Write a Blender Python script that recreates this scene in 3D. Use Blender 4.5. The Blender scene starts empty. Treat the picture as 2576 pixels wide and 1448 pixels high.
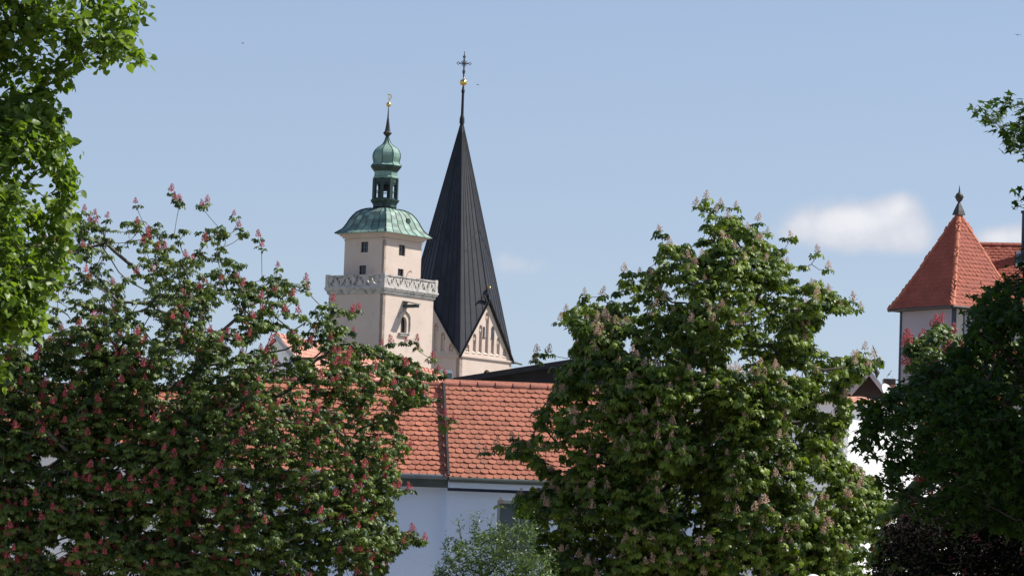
import bpy, math, random
import numpy as np
from mathutils import Vector, Matrix, noise
from mathutils.geometry import tessellate_polygon

random.seed(7)
RNG = np.random.default_rng(11)
SC = bpy.context.scene
COL = SC.collection

# ------------------------------------------------------------------ camera
W0, H0, F = 2576.0, 1448.0, 10000.0        # picture units used for measuring
CAM = Vector((0, 0, 1.7))
TILT, ROLL = math.atan(0.0855), 0.035
_f = Vector((0, math.cos(TILT), math.sin(TILT)))
_u0 = Vector((0, -math.sin(TILT), math.cos(TILT)))
_r0 = Vector((1, 0, 0))
_u = _u0 * math.cos(ROLL) - _r0 * math.sin(ROLL)
_r = _r0 * math.cos(ROLL) + _u0 * math.sin(ROLL)
cd = bpy.data.cameras.new('camera')
cd.sensor_width = 36; cd.lens = F / W0 * 36; cd.clip_start = 1; cd.clip_end = 20000
cam = bpy.data.objects.new('camera', cd); COL.objects.link(cam)
m = Matrix((( _r.x, _u.x, -_f.x), (_r.y, _u.y, -_f.y), (_r.z, _u.z, -_f.z))).to_4x4()
m.translation = CAM
cam.matrix_world = m
SC.camera = cam

def ray(x, y):
    return _f + _r * ((x - W0/2) / F) + _u * ((H0/2 - y) / F)
def at(x, y, Y):
    d = ray(x, y); return CAM + d * (Y / d.y)
def proj(p):
    v = p - CAM; d = v.dot(_f)
    return (W0/2 + v.dot(_r)/d*F, H0/2 - v.dot(_u)/d*F)
def rayplane(x, y, P, N):
    d = ray(x, y); return CAM + d * ((P - CAM).dot(N) / d.dot(N))

# ------------------------------------------------------------------ light
SUN_AZ, SUN_EL = math.radians(8), math.radians(50)      # azimuth measured from +X towards +Y
S = Vector((math.cos(SUN_AZ)*math.cos(SUN_EL), math.sin(SUN_AZ)*math.cos(SUN_EL), math.sin(SUN_EL)))
sl = bpy.data.lights.new('sun', 'SUN'); sl.energy = 4.6; sl.angle = math.radians(0.5); sl.color = (1.0, .955, .88)
so = bpy.data.objects.new('sun', sl); COL.objects.link(so)
so.rotation_euler = (-S).to_track_quat('-Z', 'Y').to_euler(); so.location = (30, 20, 80)

wd = bpy.data.worlds.new('World'); SC.world = wd; wd.use_nodes = True
nt = wd.node_tree; N = nt.nodes; L = nt.links; N.clear()
def wn(t, **k):
    n = N.new(t)
    for a, b in k.items(): setattr(n, a, b)
    return n
def wm(op, a, b=None, clamp=False):
    n = wn('ShaderNodeMath', operation=op, use_clamp=clamp)
    for i, v in enumerate((a, b)):
        if v is None: continue
        if isinstance(v, (int, float)): n.inputs[i].default_value = v
        else: L.new(v, n.inputs[i])
    return n.outputs[0]
sky = wn('ShaderNodeTexSky', sky_type='NISHITA', sun_disc=False)
sky.sun_elevation = SUN_EL; sky.sun_rotation = math.pi/2 - SUN_AZ
sky.air_density = 1.0; sky.dust_density = 0.35; sky.ozone_density = 1.9; sky.altitude = 300
bg = wn('ShaderNodeBackground'); bg.inputs[1].default_value = 0.078
tc = wn('ShaderNodeTexCoord'); sx = wn('ShaderNodeSeparateXYZ'); L.new(tc.outputs['Generated'], sx.inputs[0])
yy = wm('MAXIMUM', sx.outputs[1], .05)
cu, cv = wm('DIVIDE', sx.outputs[0], yy), wm('DIVIDE', sx.outputs[2], yy)
# cloud puffs: direction, half widths, strength
cz = wm('ADD', wm('MULTIPLY', wm('MAXIMUM', sx.outputs[2], 0.0), .6), .056)
cx3 = wn('ShaderNodeCombineXYZ'); L.new(sx.outputs[0], cx3.inputs[0]); L.new(sx.outputs[1], cx3.inputs[1]); L.new(cz, cx3.inputs[2]); L.new(cx3.outputs[0], sky.inputs[0])
puffs = [((2150, 580), 165, 52, .95), ((2090, 545), 85, 42, .75), ((2180, 535), 80, 40, .55), ((2268, 518), 50, 38, 1.0), ((2290, 585), 65, 42, .5), ((2000, 585), 55, 34, .35), ((2200, 618), 130, 28, .4), ((1295, 665), 80, 30, .78), ((2500, 606), 60, 28, .8), ((2590, 598), 90, 36, 1.1), ((1500, 690), 120, 14, .1)]
tot = None
for (px, py), a, b, s in puffs:
    d = ray(px, py); u0, v0 = d.x/d.y, d.z/d.y
    ex = wm('POWER', wm('ABSOLUTE', wm('DIVIDE', wm('SUBTRACT', cu, u0), a/F)), 2)
    ey = wm('POWER', wm('ABSOLUTE', wm('DIVIDE', wm('SUBTRACT', cv, v0), b/F)), 2)
    g = wm('MULTIPLY', wm('EXPONENT', wm('MULTIPLY', wm('ADD', ex, ey), -1)), s)
    tot = g if tot is None else wm('ADD', tot, g)
nz = wn('ShaderNodeTexNoise'); nz.inputs['Scale'].default_value = 95; nz.inputs['Detail'].default_value = 6; nz.inputs['Roughness'].default_value = .58
L.new(tc.outputs['Generated'], nz.inputs['Vector'])
fld = wm('ADD', wm('MULTIPLY', tot, 1.0), wm('MULTIPLY', wm('SUBTRACT', nz.outputs[0], .5), wm('MULTIPLY', wm('MINIMUM', tot, .7), 2.2)))
mr = wn('ShaderNodeMapRange', interpolation_type='SMOOTHSTEP'); L.new(fld, mr.inputs[0])
mr.inputs[1].default_value = .16; mr.inputs[2].default_value = 1.0; mr.inputs[3].default_value = 0; mr.inputs[4].default_value = .9
mx = wn('ShaderNodeMix', data_type='RGBA')
L.new(mr.outputs[0], mx.inputs[0])
tint = wn('ShaderNodeMix', data_type='RGBA', blend_type='MULTIPLY'); tint.inputs[0].default_value = 1
L.new(sky.outputs[0], tint.inputs[6]); tint.inputs[7].default_value = (1.10, .985, 1.02, 1)
SKYTINT = tint.inputs[7]
L.new(tint.outputs[2], mx.inputs[6]); 
cm = wn('ShaderNodeMix', data_type='RGBA'); cm.inputs[6].default_value = (5.7, 5.9, 6.6, 1); cm.inputs[7].default_value = (7.5, 7.55, 7.8, 1)
mr2 = wn('ShaderNodeMapRange', interpolation_type='SMOOTHSTEP'); L.new(fld, mr2.inputs[0]); mr2.inputs[1].default_value = .7; mr2.inputs[2].default_value = 1.7
L.new(mr2.outputs[0], cm.inputs[0]); L.new(cm.outputs[2], mx.inputs[7])
CLOUDC = mx.inputs[7]
L.new(mx.outputs[2], bg.inputs[0])
ow = wn('ShaderNodeOutputWorld'); L.new(bg.outputs[0], ow.inputs[0])
SC.view_settings.view_transform = 'Standard'; SC.view_settings.look = 'None'
SC.view_settings.exposure = 0.6; SC.view_settings.gamma = 1

# ------------------------------------------------------------------ materials
def mat(name, c, rough=.8, c2=None, scale=3.0, bump=0.0, bscale=None, isl=0.0, metal=0.0, spec=.4, attr=False, streak=False, stain=None):
    """procedural surface: noise between c and c2, per-piece variation, bump"""
    M = bpy.data.materials.new(name); M.use_nodes = True
    t = M.node_tree; n = t.nodes; l = t.links
    b = n['Principled BSDF']; b.inputs['Roughness'].default_value = rough; b.inputs['Metallic'].default_value = metal
    b.inputs['Specular IOR Level'].default_value = spec
    tcn = n.new('ShaderNodeTexCoord'); vec = tcn.outputs['Object']
    if streak:
        mp = n.new('ShaderNodeMapping'); mp.inputs['Scale'].default_value = (1, 1, .18); l.new(vec, mp.inputs[0]); vec = mp.outputs[0]
    no = n.new('ShaderNodeTexNoise'); no.inputs['Scale'].default_value = scale; no.inputs['Detail'].default_value = 5; l.new(vec, no.inputs['Vector'])
    cr = n.new('ShaderNodeMix'); cr.data_type = 'RGBA'
    mrn = n.new('ShaderNodeMapRange'); mrn.inputs[1].default_value = .3; mrn.inputs[2].default_value = .7; l.new(no.outputs[0], mrn.inputs[0])
    l.new(mrn.outputs[0], cr.inputs[0]); cr.inputs[6].default_value = (*c, 1); cr.inputs[7].default_value = (*(c2 or c), 1)
    out = cr.outputs[2]
    if stain:
        col, sc, lo, hi = stain
        n3 = n.new('ShaderNodeTexNoise'); n3.inputs['Scale'].default_value = sc; n3.inputs['Detail'].default_value = 7; n3.inputs['Roughness'].default_value = .65
        l.new(tcn.outputs['Object'], n3.inputs['Vector'])
        m3 = n.new('ShaderNodeMapRange'); m3.inputs[1].default_value = lo; m3.inputs[2].default_value = hi; l.new(n3.outputs[0], m3.inputs[0])
        x3 = n.new('ShaderNodeMix'); x3.data_type = 'RGBA'; l.new(m3.outputs[0], x3.inputs[0]); l.new(out, x3.inputs[6]); x3.inputs[7].default_value = (*col, 1)
        out = x3.outputs[2]
    if isl:
        ge = n.new('ShaderNodeNewGeometry'); hs = n.new('ShaderNodeHueSaturation')
        mi = n.new('ShaderNodeMapRange'); mi.inputs[3].default_value = 1-isl; mi.inputs[4].default_value = 1+isl
        l.new(ge.outputs['Random Per Island'], mi.inputs[0]); l.new(mi.outputs[0], hs.inputs['Value'])
        l.new(out, hs.inputs['Color']); out = hs.outputs[0]
    l.new(out, b.inputs['Base Color'])
    if bump:
        bn = n.new('ShaderNodeBump'); bn.inputs['Strength'].default_value = bump; bn.inputs['Distance'].default_value = .03
        n2 = n.new('ShaderNodeTexNoise'); n2.inputs['Scale'].default_value = bscale or scale*6; n2.inputs['Detail'].default_value = 4
        l.new(tcn.outputs['Object'], n2.inputs['Vector']); l.new(n2.outputs[0], bn.inputs['Height']); l.new(bn.outputs[0], b.inputs['Normal'])
    return M

def leafmat(name, ca, cb, trans=.35, rough=.42, spec=.5):
    M = bpy.data.materials.new(name); M.use_nodes = True
    t = M.node_tree; n = t.nodes; l = t.links
    b = n['Principled BSDF']; b.inputs['Roughness'].default_value = rough; b.inputs['Specular IOR Level'].default_value = spec
    a = n.new('ShaderNodeAttribute'); a.attribute_name = 'tone'
    x = n.new('ShaderNodeMix'); x.data_type = 'RGBA'; l.new(a.outputs['Fac'], x.inputs[0])
    x.inputs[6].default_value = (*ca, 1); x.inputs[7].default_value = (*cb, 1)
    l.new(x.outputs[2], b.inputs['Base Color'])
    tr = n.new('ShaderNodeBsdfTranslucent')
    h = n.new('ShaderNodeMix'); h.data_type = 'RGBA'; h.blend_type = 'MULTIPLY'; h.inputs[0].default_value = 1
    l.new(x.outputs[2], h.inputs[6]); h.inputs[7].default_value = (1.5, 1.6, .55, 1); l.new(h.outputs[2], tr.inputs['Color'])
    ms = n.new('ShaderNodeMixShader'); ms.inputs[0].default_value = trans
    l.new(b.outputs[0], ms.inputs[1]); l.new(tr.outputs[0], ms.inputs[2]); l.new(ms.outputs[0], n['Material Output'].inputs[0])
    return M

M = {
 'ground': mat('ground', (.12,.13,.08), .95, (.22,.19,.16), .05, .3),
 'bounce_pale': mat('bounce_pale', (.48,.46,.43), .9, (.40,.385,.36), .8, .2),  # pale surface of the added sheet that throws light at the house wall
 'plaster_pink': mat('plaster_pink', (.63,.515,.435), .9, (.575,.46,.385), .5, .25, 5, stain=((.46,.38,.32), .8, .58, .8)),
 'stone_white': mat('stone_white', (.56,.52,.48), .85, (.44,.41,.38), 2.0, .3, 8, stain=((.18,.17,.16), 1.8, .50, .68)),
 'copper': mat('copper', (.085,.165,.135), .55, (.235,.33,.26), .7, .15, 6, isl=.48, streak=True, stain=((.16,.14,.13), .9, .57, .66)),
 'copper_onion': mat('copper_onion', (.14,.245,.20), .55, (.21,.325,.265), 1.5, .12, 6, isl=.08, streak=True, stain=((.07,.13,.12), 1.2, .6, .75)),
 'copper_dark': mat('copper_dark', (.014,.028,.027), .6, (.045,.085,.075), 2.5, .2, 8, streak=True),
 'lead_dark': mat('lead_dark', (.022,.021,.02), .5, (.045,.04,.035), 4, .1),
 'slate': mat('slate', (.018,.019,.026), .5, (.030,.031,.038), 1.2, .1, 6, isl=.25, spec=.3),
 'slate_seam': mat('slate_seam', (.010,.010,.012), .7, (.018,.018,.018), 3),
 'gold': mat('gold', (.85,.56,.16), .22, (.75,.48,.13), 3, metal=1.0),
 'iron': mat('iron', (.025,.025,.03), .6, (.05,.045,.045), 5),
 'glass_dark': mat('glass_dark', (.012,.014,.018), .12, (.03,.035,.04), 2, spec=.6),
 'glass_grey': mat('glass_grey', (.10,.125,.15), .15, (.14,.165,.19), 1.5, spec=.6),
 'glass_sky': mat('glass_sky', (.10,.14,.20), .05, (.12,.17,.24), .5, metal=.85),
 'wood_dark': mat('wood_dark', (.02,.016,.013), .8, (.035,.028,.022), 4, .2, streak=False),
 'board_black': mat('board_black', (.012,.011,.010), .75, (.022,.019,.017), 3, .2, isl=.25),
 'tile_left': mat('tile_left', (.47,.17,.10), .8, (.42,.148,.088), 1.5, .3, 30, isl=.08, stain=((.34,.12,.08), 1.2, .6, .8)),
 'tile_right': mat('tile_right', (.42,.145,.085), .82, (.31,.115,.07), 1.3, .3, 30, isl=.12, stain=((.22,.115,.08), 2.3, .56, .74)),
 'tile_turret': mat('tile_turret', (.31,.078,.045), .8, (.25,.064,.038), 1.5, .3, 30, isl=.1),
 'tile_far': mat('tile_far', (.56,.25,.18), .8, (.50,.22,.155), 1.5, .2, 30, isl=.07),
 'ridge_red': mat('ridge_red', (.38,.135,.085), .75, (.29,.105,.07), 1.7, .2, 20, isl=.12, stain=((.13,.11,.10), 1.8, .57, .66)),
 'ridge_orange': mat('ridge_orange', (.46,.14,.065), .7, (.38,.115,.055), 3, .2, 20, isl=.1),
 'wall_blue': mat('wall_blue', (.62,.72,.90), .9, (.58,.68,.86), .7, .25, 14, stain=((.48,.54,.66), .9, .6, .85)),
 'wall_white': mat('wall_white', (.82,.81,.79), .9, (.76,.76,.75), .6, .15, 12),
 'wall_grey': mat('wall_grey', (.31,.29,.32), .9, (.27,.255,.28), .7, .25, 14),
 'wall_beige': mat('wall_beige', (.46,.43,.37), .9, (.40,.37,.32), .7, .2, 14),
 'metal_green': mat('metal_green', (.05,.062,.055), .5, (.075,.088,.078), 2, .1),
 'metal_grey': mat('metal_grey', (.13,.15,.165), .45, (.18,.20,.215), 2, .05, metal=.3),
 'metal_blue': mat('metal_blue', (.010,.016,.040), .4, (.018,.026,.055), 2),
 'zinc': mat('zinc', (.30,.33,.33), .5, (.38,.41,.40), 2, .1, metal=.2),
 'brick': mat('brick', (.33,.16,.10), .9, (.25,.12,.085), 8, .4, 25),
 'grey_roof': mat('grey_roof', (.16,.175,.19), .8, (.23,.24,.26), 2.5, .4, 20),
 'white_plastic': mat('white_plastic', (.85,.85,.84), .35, (.80,.80,.79), 1),
 'globe': mat('globe', (.86,.85,.82), .25, (.82,.81,.78), 1),
 'bark': mat('bark', (.10,.085,.07), .9, (.17,.15,.125), 5, .5, 20),
 'bark_dark': mat('bark_dark', (.045,.038,.032), .9, (.085,.07,.06), 5, .5, 20),
 'bird': mat('bird', (.03,.03,.035), .8, (.05,.05,.05), 20),
 'leaf_red_chestnut': leafmat('leaf_red_chestnut', (.018,.040,.010), (.155,.21,.040), .22, .42, .25),
 'leaf_white_chestnut': leafmat('leaf_white_chestnut', (.020,.046,.008), (.20,.265,.036), .25, .42, .25),
 'leaf_linden': leafmat('leaf_linden', (.075,.135,.020), (.20,.275,.040), .45, .42, .32),
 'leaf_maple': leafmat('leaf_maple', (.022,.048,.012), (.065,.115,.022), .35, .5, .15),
 'leaf_shrub': leafmat('leaf_shrub', (.035,.072,.024), (.14,.21,.058), .3, .42, .35),
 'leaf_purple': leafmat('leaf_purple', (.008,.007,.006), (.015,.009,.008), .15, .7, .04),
 'flower_white': mat('flower_white', (.50,.31,.20), .85, (.62,.44,.31), 30, isl=.3),
 'flower_red': mat('flower_red', (.40,.06,.065), .8, (.56,.14,.14), 30, isl=.35),
}

# ------------------------------------------------------------------ mesh helpers
OFF = {}
Z = Vector((0, 0, 1))
class MB:
    def __init__(s): s.v = []; s.f = []
    def add(s, vs, fs):
        k = len(s.v); s.v += [Vector(v) for v in vs]; s.f += [tuple(i + k for i in f) for f in fs]
    def poly(s, pts): s.add(pts, [tuple(range(len(pts)))])
    def box(s, O, U, V, Wv):
        O = Vector(O); p = [O, O+U, O+U+V, O+V]; p += [q + Wv for q in p]
        s.add(p, [(0,3,2,1), (4,5,6,7), (0,1,5,4), (1,2,6,5), (2,3,7,6), (3,0,4,7)])
    def tube(s, pts, rad, n=6, cap=True):
        pts = [Vector(p) for p in pts]; k = len(s.v)
        for i, p in enumerate(pts):
            t = (pts[min(i+1, len(pts)-1)] - pts[max(i-1, 0)])
            t = t.normalized() if t.length > 1e-9 else Z
            a = t.cross(Vector((.31, .87, .13)) if abs(t.z) > .7 else Z).normalized(); b = t.cross(a)
            r = rad[i] if isinstance(rad, (list, tuple)) else rad
            for j in range(n):
                an = 2*math.pi*j/n; s.v.append(p + (a*math.cos(an) + b*math.sin(an))*r)
        for i in range(len(pts)-1):
            for j in range(n):
                j2 = (j+1) % n
                s.f.append((k+i*n+j, k+i*n+j2, k+(i+1)*n+j2, k+(i+1)*n+j))
        if cap:
            s.f.append(tuple(k + j for j in range(n))[::-1]); s.f.append(tuple(k+(len(pts)-1)*n+j for j in range(n)))
    def lathe(s, C, prof, n=24, rot=0.0, split=False):
        """prof: list of (radius, z) from bottom to top, about the vertical through C"""
        C = Vector(C)
        ring = lambda r, z: [C + Vector((r*math.cos(rot+2*math.pi*j/n), r*math.sin(rot+2*math.pi*j/n), z)) for j in range(n)]
        k = len(s.v)
        for r, z in prof: s.v += ring(max(r, 1e-3), z)
        for i in range(len(prof)-1):
            for j in range(n):
                j2 = (j+1) % n; s.f.append((k+i*n+j, k+i*n+j2, k+(i+1)*n+j2, k+(i+1)*n+j))
        s.f.append(tuple(k+j for j in range(n))[::-1]); s.f.append(tuple(k+(len(prof)-1)*n+j for j in range(n)))
    def panel(s, O, U, V, Nn, outer, holes=(), depth=.2, back=False):
        """flat wall with real openings: front face on O,U,V, reveals going inwards by depth"""
        loops = [outer] + list(holes)
        flat = [p for lp in loops for p in lp]
        k = len(s.v)
        s.v += [O + U*a + V*b for a, b in flat]; k2 = len(s.v); s.v += [O + U*a + V*b - Nn*depth for a, b in flat]
        tris = tessellate_polygon([[Vector((a, b, 0)) for a, b in lp] for lp in loops])
        for t in tris:
            v0, v1, v2 = (s.v[k+i] for i in t)
            if (v1-v0).cross(v2-v0).dot(Nn) < 0: t = t[::-1]
            s.f.append(tuple(k+i for i in t))
            if back: s.f.append(tuple(k2+i for i in t[::-1]))
        i0 = 0
        for lp in loops:
            n = len(lp)
            for i in range(n):
                a, b = i0+i, i0+(i+1) % n
                s.f.append((k+a, k+b, k2+b, k2+a))
            i0 += n
    def build(s, name, mt, parent=None, smooth=False, label=None):
        me = bpy.data.meshes.new(name); off = OFF.get(parent.name, Vector((0,0,0))) if parent else Vector((0,0,0))
        me.from_pydata([tuple(v - off) for v in s.v], [], s.f); me.update()
        me.materials.append(mt)
        if smooth: me.polygons.foreach_set('use_smooth', [True]*len(me.polygons))
        o = bpy.data.objects.new(name, me); COL.objects.link(o)
        if parent: o.parent = parent
        OFF[o.name] = off
        if label: o['label'] = label
        return o

def thing(name, label, cat, loc, group=None):
    o = bpy.data.objects.new(name, None); COL.objects.link(o); o.location = loc
    o['label'] = label; o['category'] = cat
    if group: o['group'] = group
    OFF[o.name] = Vector(loc); return o
def struct(o): o['kind'] = 'structure'; return o
def rect(x0, y0, x1, y1): return [(x0, y0), (x1, y0), (x1, y1), (x0, y1)]
def arch(cx, y0, w, h, point=.5, n=6):
    """pointed-arch outline: springs at y0+h*(1-...)"""
    hw = w/2; sp = y0 + h - w*(.5+point*.6); pts = [(cx-hw, y0), (cx+hw, y0), (cx+hw, sp)]
    top = y0 + h
    for i in range(1, n):
        t = i/n; pts.append((cx + hw*math.cos(t*math.pi/2)**(1.0 if point == 0 else .8), sp + (top-sp)*math.sin(t*math.pi/2)))
    pts.append((cx, top))
    for i in range(n-1, 0, -1):
        t = i/n; pts.append((cx - hw*math.cos(t*math.pi/2)**(1.0 if point == 0 else .8), sp + (top-sp)*math.sin(t*math.pi/2)))
    pts.append((cx-hw, sp)); return pts

def window(parent, O, U, Nn, x, z, w, h, depth=.22, bars=(1, 2), frame='wood_dark', glass='glass_dark', fw=.07):
    """recessed casement: frame with glazing bars, and its pane as a sub-part"""
    fr = MB(); P = O + U*x + Z*z - Nn*(depth-.07)
    for a in (0, w-fw): fr.box(P + U*a, U*fw, Nn*.06, Z*h)
    for b in (0, h-fw): fr.box(P + U*fw + Z*b, U*(w-2*fw), Nn*.06, Z*fw)
    for i in range(1, bars[0]+1): fr.box(P + U*(w*i/(bars[0]+1)-fw*.3) + Z*fw, U*fw*.6, Nn*.05, Z*(h-2*fw))
    for i in range(1, bars[1]+1): fr.box(P + U*fw + Z*(h*i/(bars[1]+1)-fw*.25), U*(w-2*fw), Nn*.045, Z*fw*.5)
    o = fr.build('window', M[frame], parent)
    g = MB(); g.box(P - Nn*.012 + U*.01 + Z*.01, U*(w-.02), Nn*.025, Z*(h-.02)); g.build('pane', M[glass], o)
    return o

def tiles(mb, O, U, V, Nn, u0, u1, v0, v1, inside=None, w=.18, e=.155, seed=0, lf=.043, rim=.036):
    """beaver-tail tiles laid in half-offset rows; U along the eave, V up the slope"""
    rr = random.Random(seed); row = 0; v = v0
    while v < v1 - .02:
        u = u0 + (w/2 if row % 2 else 0) - w/2
        while u < u1:
            c = u + w/2
            if c > u0-.02 and c < u1+.02 and (inside is None or inside(c, v + e*.5)):
                j = rr.uniform(-.006, .006); lift = lf + rr.uniform(-.004, .006); tw = rr.uniform(-.003, .003); a0, a1 = u+.003, u+w-.003
                top = v + e + .03; lo = []
                for i in range(7):
                    t = -1 + 2*i/6; lo.append((c + t*(a1-a0)/2, v + j - .036*(1-t*t)**.9 + .006))
                pts = [O + U*p + V*q + Nn*(lift + tw*(p-c)*40) for p, q in lo] + [O + U*a1 + V*top + Nn*.023, O + U*a0 + V*top + Nn*.023]
                k = len(mb.v); mb.v += pts; mb.f.append(tuple(range(k, k+9)))
                k3 = len(mb.v); mb.v += [O + U*p + V*q + Nn*(lift-rim) for p, q in lo]
                for i in range(6): mb.f.append((k3+i, k3+i+1, k+i+1, k+i))
            u += w
        v += e; row += 1

def ridge(mb, A, B, up, r=.1, ln=.38, seed=1):
    """overlapping half-round ridge tiles from A (overlapping end low) to B"""
    d = B - A; n = max(1, round(d.length/ln)); t = d.normalized(); s = t.cross(up).normalized(); up = s.cross(t)
    rr = random.Random(seed)
    for i in range(n):
        a = A + d*(i/n) - t*.03; b = A + d*((i+1)/n) + t*.03; k = len(mb.v); R0 = r*1.2; R1 = r*.88; jj = rr.uniform(-.006, .006)
        for (p, R) in ((a, R0), (b, R1)):
            for j in range(9):
                an = -.15 + (math.pi+.3)*j/8; mb.v.append(p + s*R*math.cos(an) + up*(R*math.sin(an)*.9 - .03 + jj))
        for j in range(8): mb.f.append((k+j, k+j+1, k+9+j+1, k+9+j))
        mb.f.append(tuple(range(k, k+9)))

# ------------------------------------------------------------------ ground
g = MB(); g.add([(-4000, -300, 0), (4000, -300, 0), (4000, 9000, 0), (-4000, 9000, 0)], [(0,1,2,3)])
struct(g.build('ground', M['ground']))
g = MB(); g.add([(-45, 62, .004), (45, 62, .004), (45, 125, .004), (-45, 125, .004)], [(0,1,2,3)])  # unseen pale sheet, added to bounce light onto the shaded blue wall
struct(g.build('bounce_sheet', M['bounce_pale']))

# ------------------------------------------------------------------ clock tower with green cupola
def dirs(deg):
    a = math.radians(deg); return Vector((math.sin(a), math.cos(a), 0)), Vector((-math.cos(a), math.sin(a), 0))
ex, ey = dirs(38)
YT = 415.0
def zat(x, y, Y): return at(x, y, Y).z
def slab(mb, C, e1, e2, a0, a1, b0, b1, z0, z1):
    mb.box(C + e1*a0 + e2*b0 + Z*z0, e1*(a1-a0), e2*(b1-b0), Z*(z1-z0))

def build_tower():
    c0 = at(962, 800, YT); C = Vector((c0.x, c0.y, 0))
    a, b = 8.35, 7.5
    root = thing('city_tower', 'cream square tower with stone balustrade and green copper onion dome', 'tower', C + ex*a/2 + ey*b/2)
    zg = lambda y: zat(963, y, YT)
    zb = zg(724); zt0 = zg(580)
    w = MB()
    zw, hw, wx = zg(831)-0, 1.75, 3.55
    win = arch(wx, zw, 1.0, hw, .6)
    w.panel(C, ex, Z, -ey, rect(0, 0, a, zb), [win], .4)
    w.panel(C, ey, Z, -ex, rect(0, 0, b, zb), [], .4)
    w.box(C + ex*.42 + ey*.42, ex*(a-.42), ey*(b-.42), Z*zb)
    # upper shaft
    ua0, ua1, ub0, ub1 = 1.1, 1.1+6.15, 1.0, 1.0+5.5
    U0 = C + ex*ua0 + ey*ub0 + Z*zb
    hu = zt0 - zb
    k = lambda y: zg(y) - zb
    RW = [(2.4, k(633), 1.05, 1.15), (2.35, k(690), .95, .98)]
    LW = [(2.25, k(629), 1.0, 1.12), (2.42, k(685), .98, .95)]
    w.panel(U0, ex, Z, -ey, rect(0, 0, 6.15, hu), [rect(x, z, x+ww, z+hh) for x, z, ww, hh in RW], .3)
    w.panel(U0, ey, Z, -ex, rect(0, 0, 5.5, hu), [rect(x, z, x+ww, z+hh) for x, z, ww, hh in LW], .3)
    w.box(U0 + ex*.32 + ey*.32, ex*(6.15-.32), ey*(5.5-.32), Z*hu)
    w.build('wall', M['plaster_pink'], root)
    for x, z, ww, hh in RW: window(root, U0, ex, -ey, x, z, ww, hh, .3)
    for x, z, ww, hh in LW: window(root, U0, ey, -ex, x, z, ww, hh, .3)
    # pointed window: dark opening with hood mould and sill
    f = MB(); f.panel(C + ey*.3, ex, Z, -ey, arch(wx, zw, .98, hw-.01, .6), [arch(wx, zw+.08, .80, hw-.2, .6)], .08); fo = f.build('window', M['wood_dark'], root)
    f = MB(); f.panel(C + ey*.34, ex, Z, -ey, arch(wx, zw+.02, .96, hw-.05, .6), [], .03); f.build('pane', M['glass_dark'], fo)
    s = MB(); s.box(C + ex*(wx-.75) - ey*.22 + Z*(zw-.28), ex*1.5, ey*.2, Z*.2); s.box(C + ex*(wx-.85) - ey*.3 + Z*(zw-.07), ex*1.7, ey*.28, Z*.08)
    # ogee hood mould
    hp = [(wx+.95, zw+.2), (wx+.95, zw+hw*.9), (wx+.8, zw+hw*1.12), (wx+.4, zw+hw*1.28), (wx+.05, zw+hw*1.36), (wx, zw+hw*1.75)]
    s.build('window_sill', M['stone_white'], root); s = MB()
    for sg in (1, -1):
        q = [C + ex*(wx + (p[0]-wx)*sg) - ey*.08 + Z*p[1] for p in (hp if sg == 1 else hp[1:])]
        s.tube(q, .085, 6)
    s.build('hood_mould', M['stone_white'], root); s = MB()
    s.box(C + ex*2.2 - ey*.25 + Z*(zg(914)), ex*3.4, ey*.23, Z*.22); s.box(C + ex*3.0 - ey*.35 + Z*(zg(914)+.22), ex*1.7, ey*.33, Z*.16)
    s.build('ledge', M['stone_white'], root)
    # projecting beam box with small copper roof
    bm_ = MB(); zz = zg(766); bm_.box(C + ex*3.3 - ey*1.6 + Z*zz, ex*.75, ey*1.58, Z*.3)
    bm_.add([C + ex*3.2 - ey*1.75 + Z*(zz+.3), C + ex*4.15 - ey*1.75 + Z*(zz+.3), C + ex*4.15 + Z*(zz+.62), C + ex*3.2 + Z*(zz+.62),
             C + ex*3.2 - ey*1.75 + Z*(zz+.36), C + ex*4.15 - ey*1.75 + Z*(zz+.36), C + ex*4.15 + Z*(zz+.7), C + ex*3.2 + Z*(zz+.7)],
            [(0,3,2,1), (4,5,6,7), (0,1,5,4), (1,2,6,5), (2,3,7,6), (3,0,4,7)])
    bm_.build('beam', M['copper_dark'], root)
    q = MB(); q.tube([C + ex*1.2 + ey*1.0 + Z*(zb+k(672)) + ex*4.0 - ey*.05, C + ex*1.2 + ey*1.0 + Z*(zb+k(669)) + ex*4.02 - ey*.35, C + ex*1.2 + ey*1.0 + Z*(zb+k(674)) + ex*4.02 - ey*.42], .05, 6); q.build('bracket', M['iron'], root)
    # gallery cornice and balustrade
    cz = MB()
    for (o, z0, z1) in ((.1, zb-.55, zb-.42), (.17, zb-.42, zb-.16), (.3, zb-.16, zb+.02), (.38, zb+.02, zb+.2)):
        slab(cz, C, ex, ey, -o, a+o, -o, b+o, z0, z1)
    cz.build('cornice', M['stone_white'], root)
    zr0, zr1 = zb+.2, zg(689); hb = zr1 - zr0
    o = .27
    def balus(P, U, Nn, ln, n):
        m_ = MB(); holes = []; sp = (ln-.7)/n; h0, h1 = .16, hb-.22
        for i in range(n):
            x0 = .35 + i*sp; x1 = x0 + sp; g_ = .075; xm = (x0+x1)/2
            holes.append([(x0+g_*1.6, h0), (x1-g_*1.6, h0), (xm, h0 + (h1-h0)*.52)] if i % 2 == 0 else [(x0+g_*1.6, h1), (xm, h1-(h1-h0)*.52), (x1-g_*1.6, h1)][::-1])
            holes.append([(x0+.02, h1-.02), (xm-.05, h0+(h1-h0)*.60), (xm-.22, h0+(h1-h0)*.30), (x0+.02, h0+.28)] if i % 2 == 0 else [(x0+.02, h1-.28), (xm-.22, h1-(h1-h0)*.30), (xm-.05, h1-(h1-h0)*.60), (x0+.02, h0+.02)])
        m_.panel(P, U, Z, Nn, rect(0, 0, ln, hb-.14), holes, .18, back=True)
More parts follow.
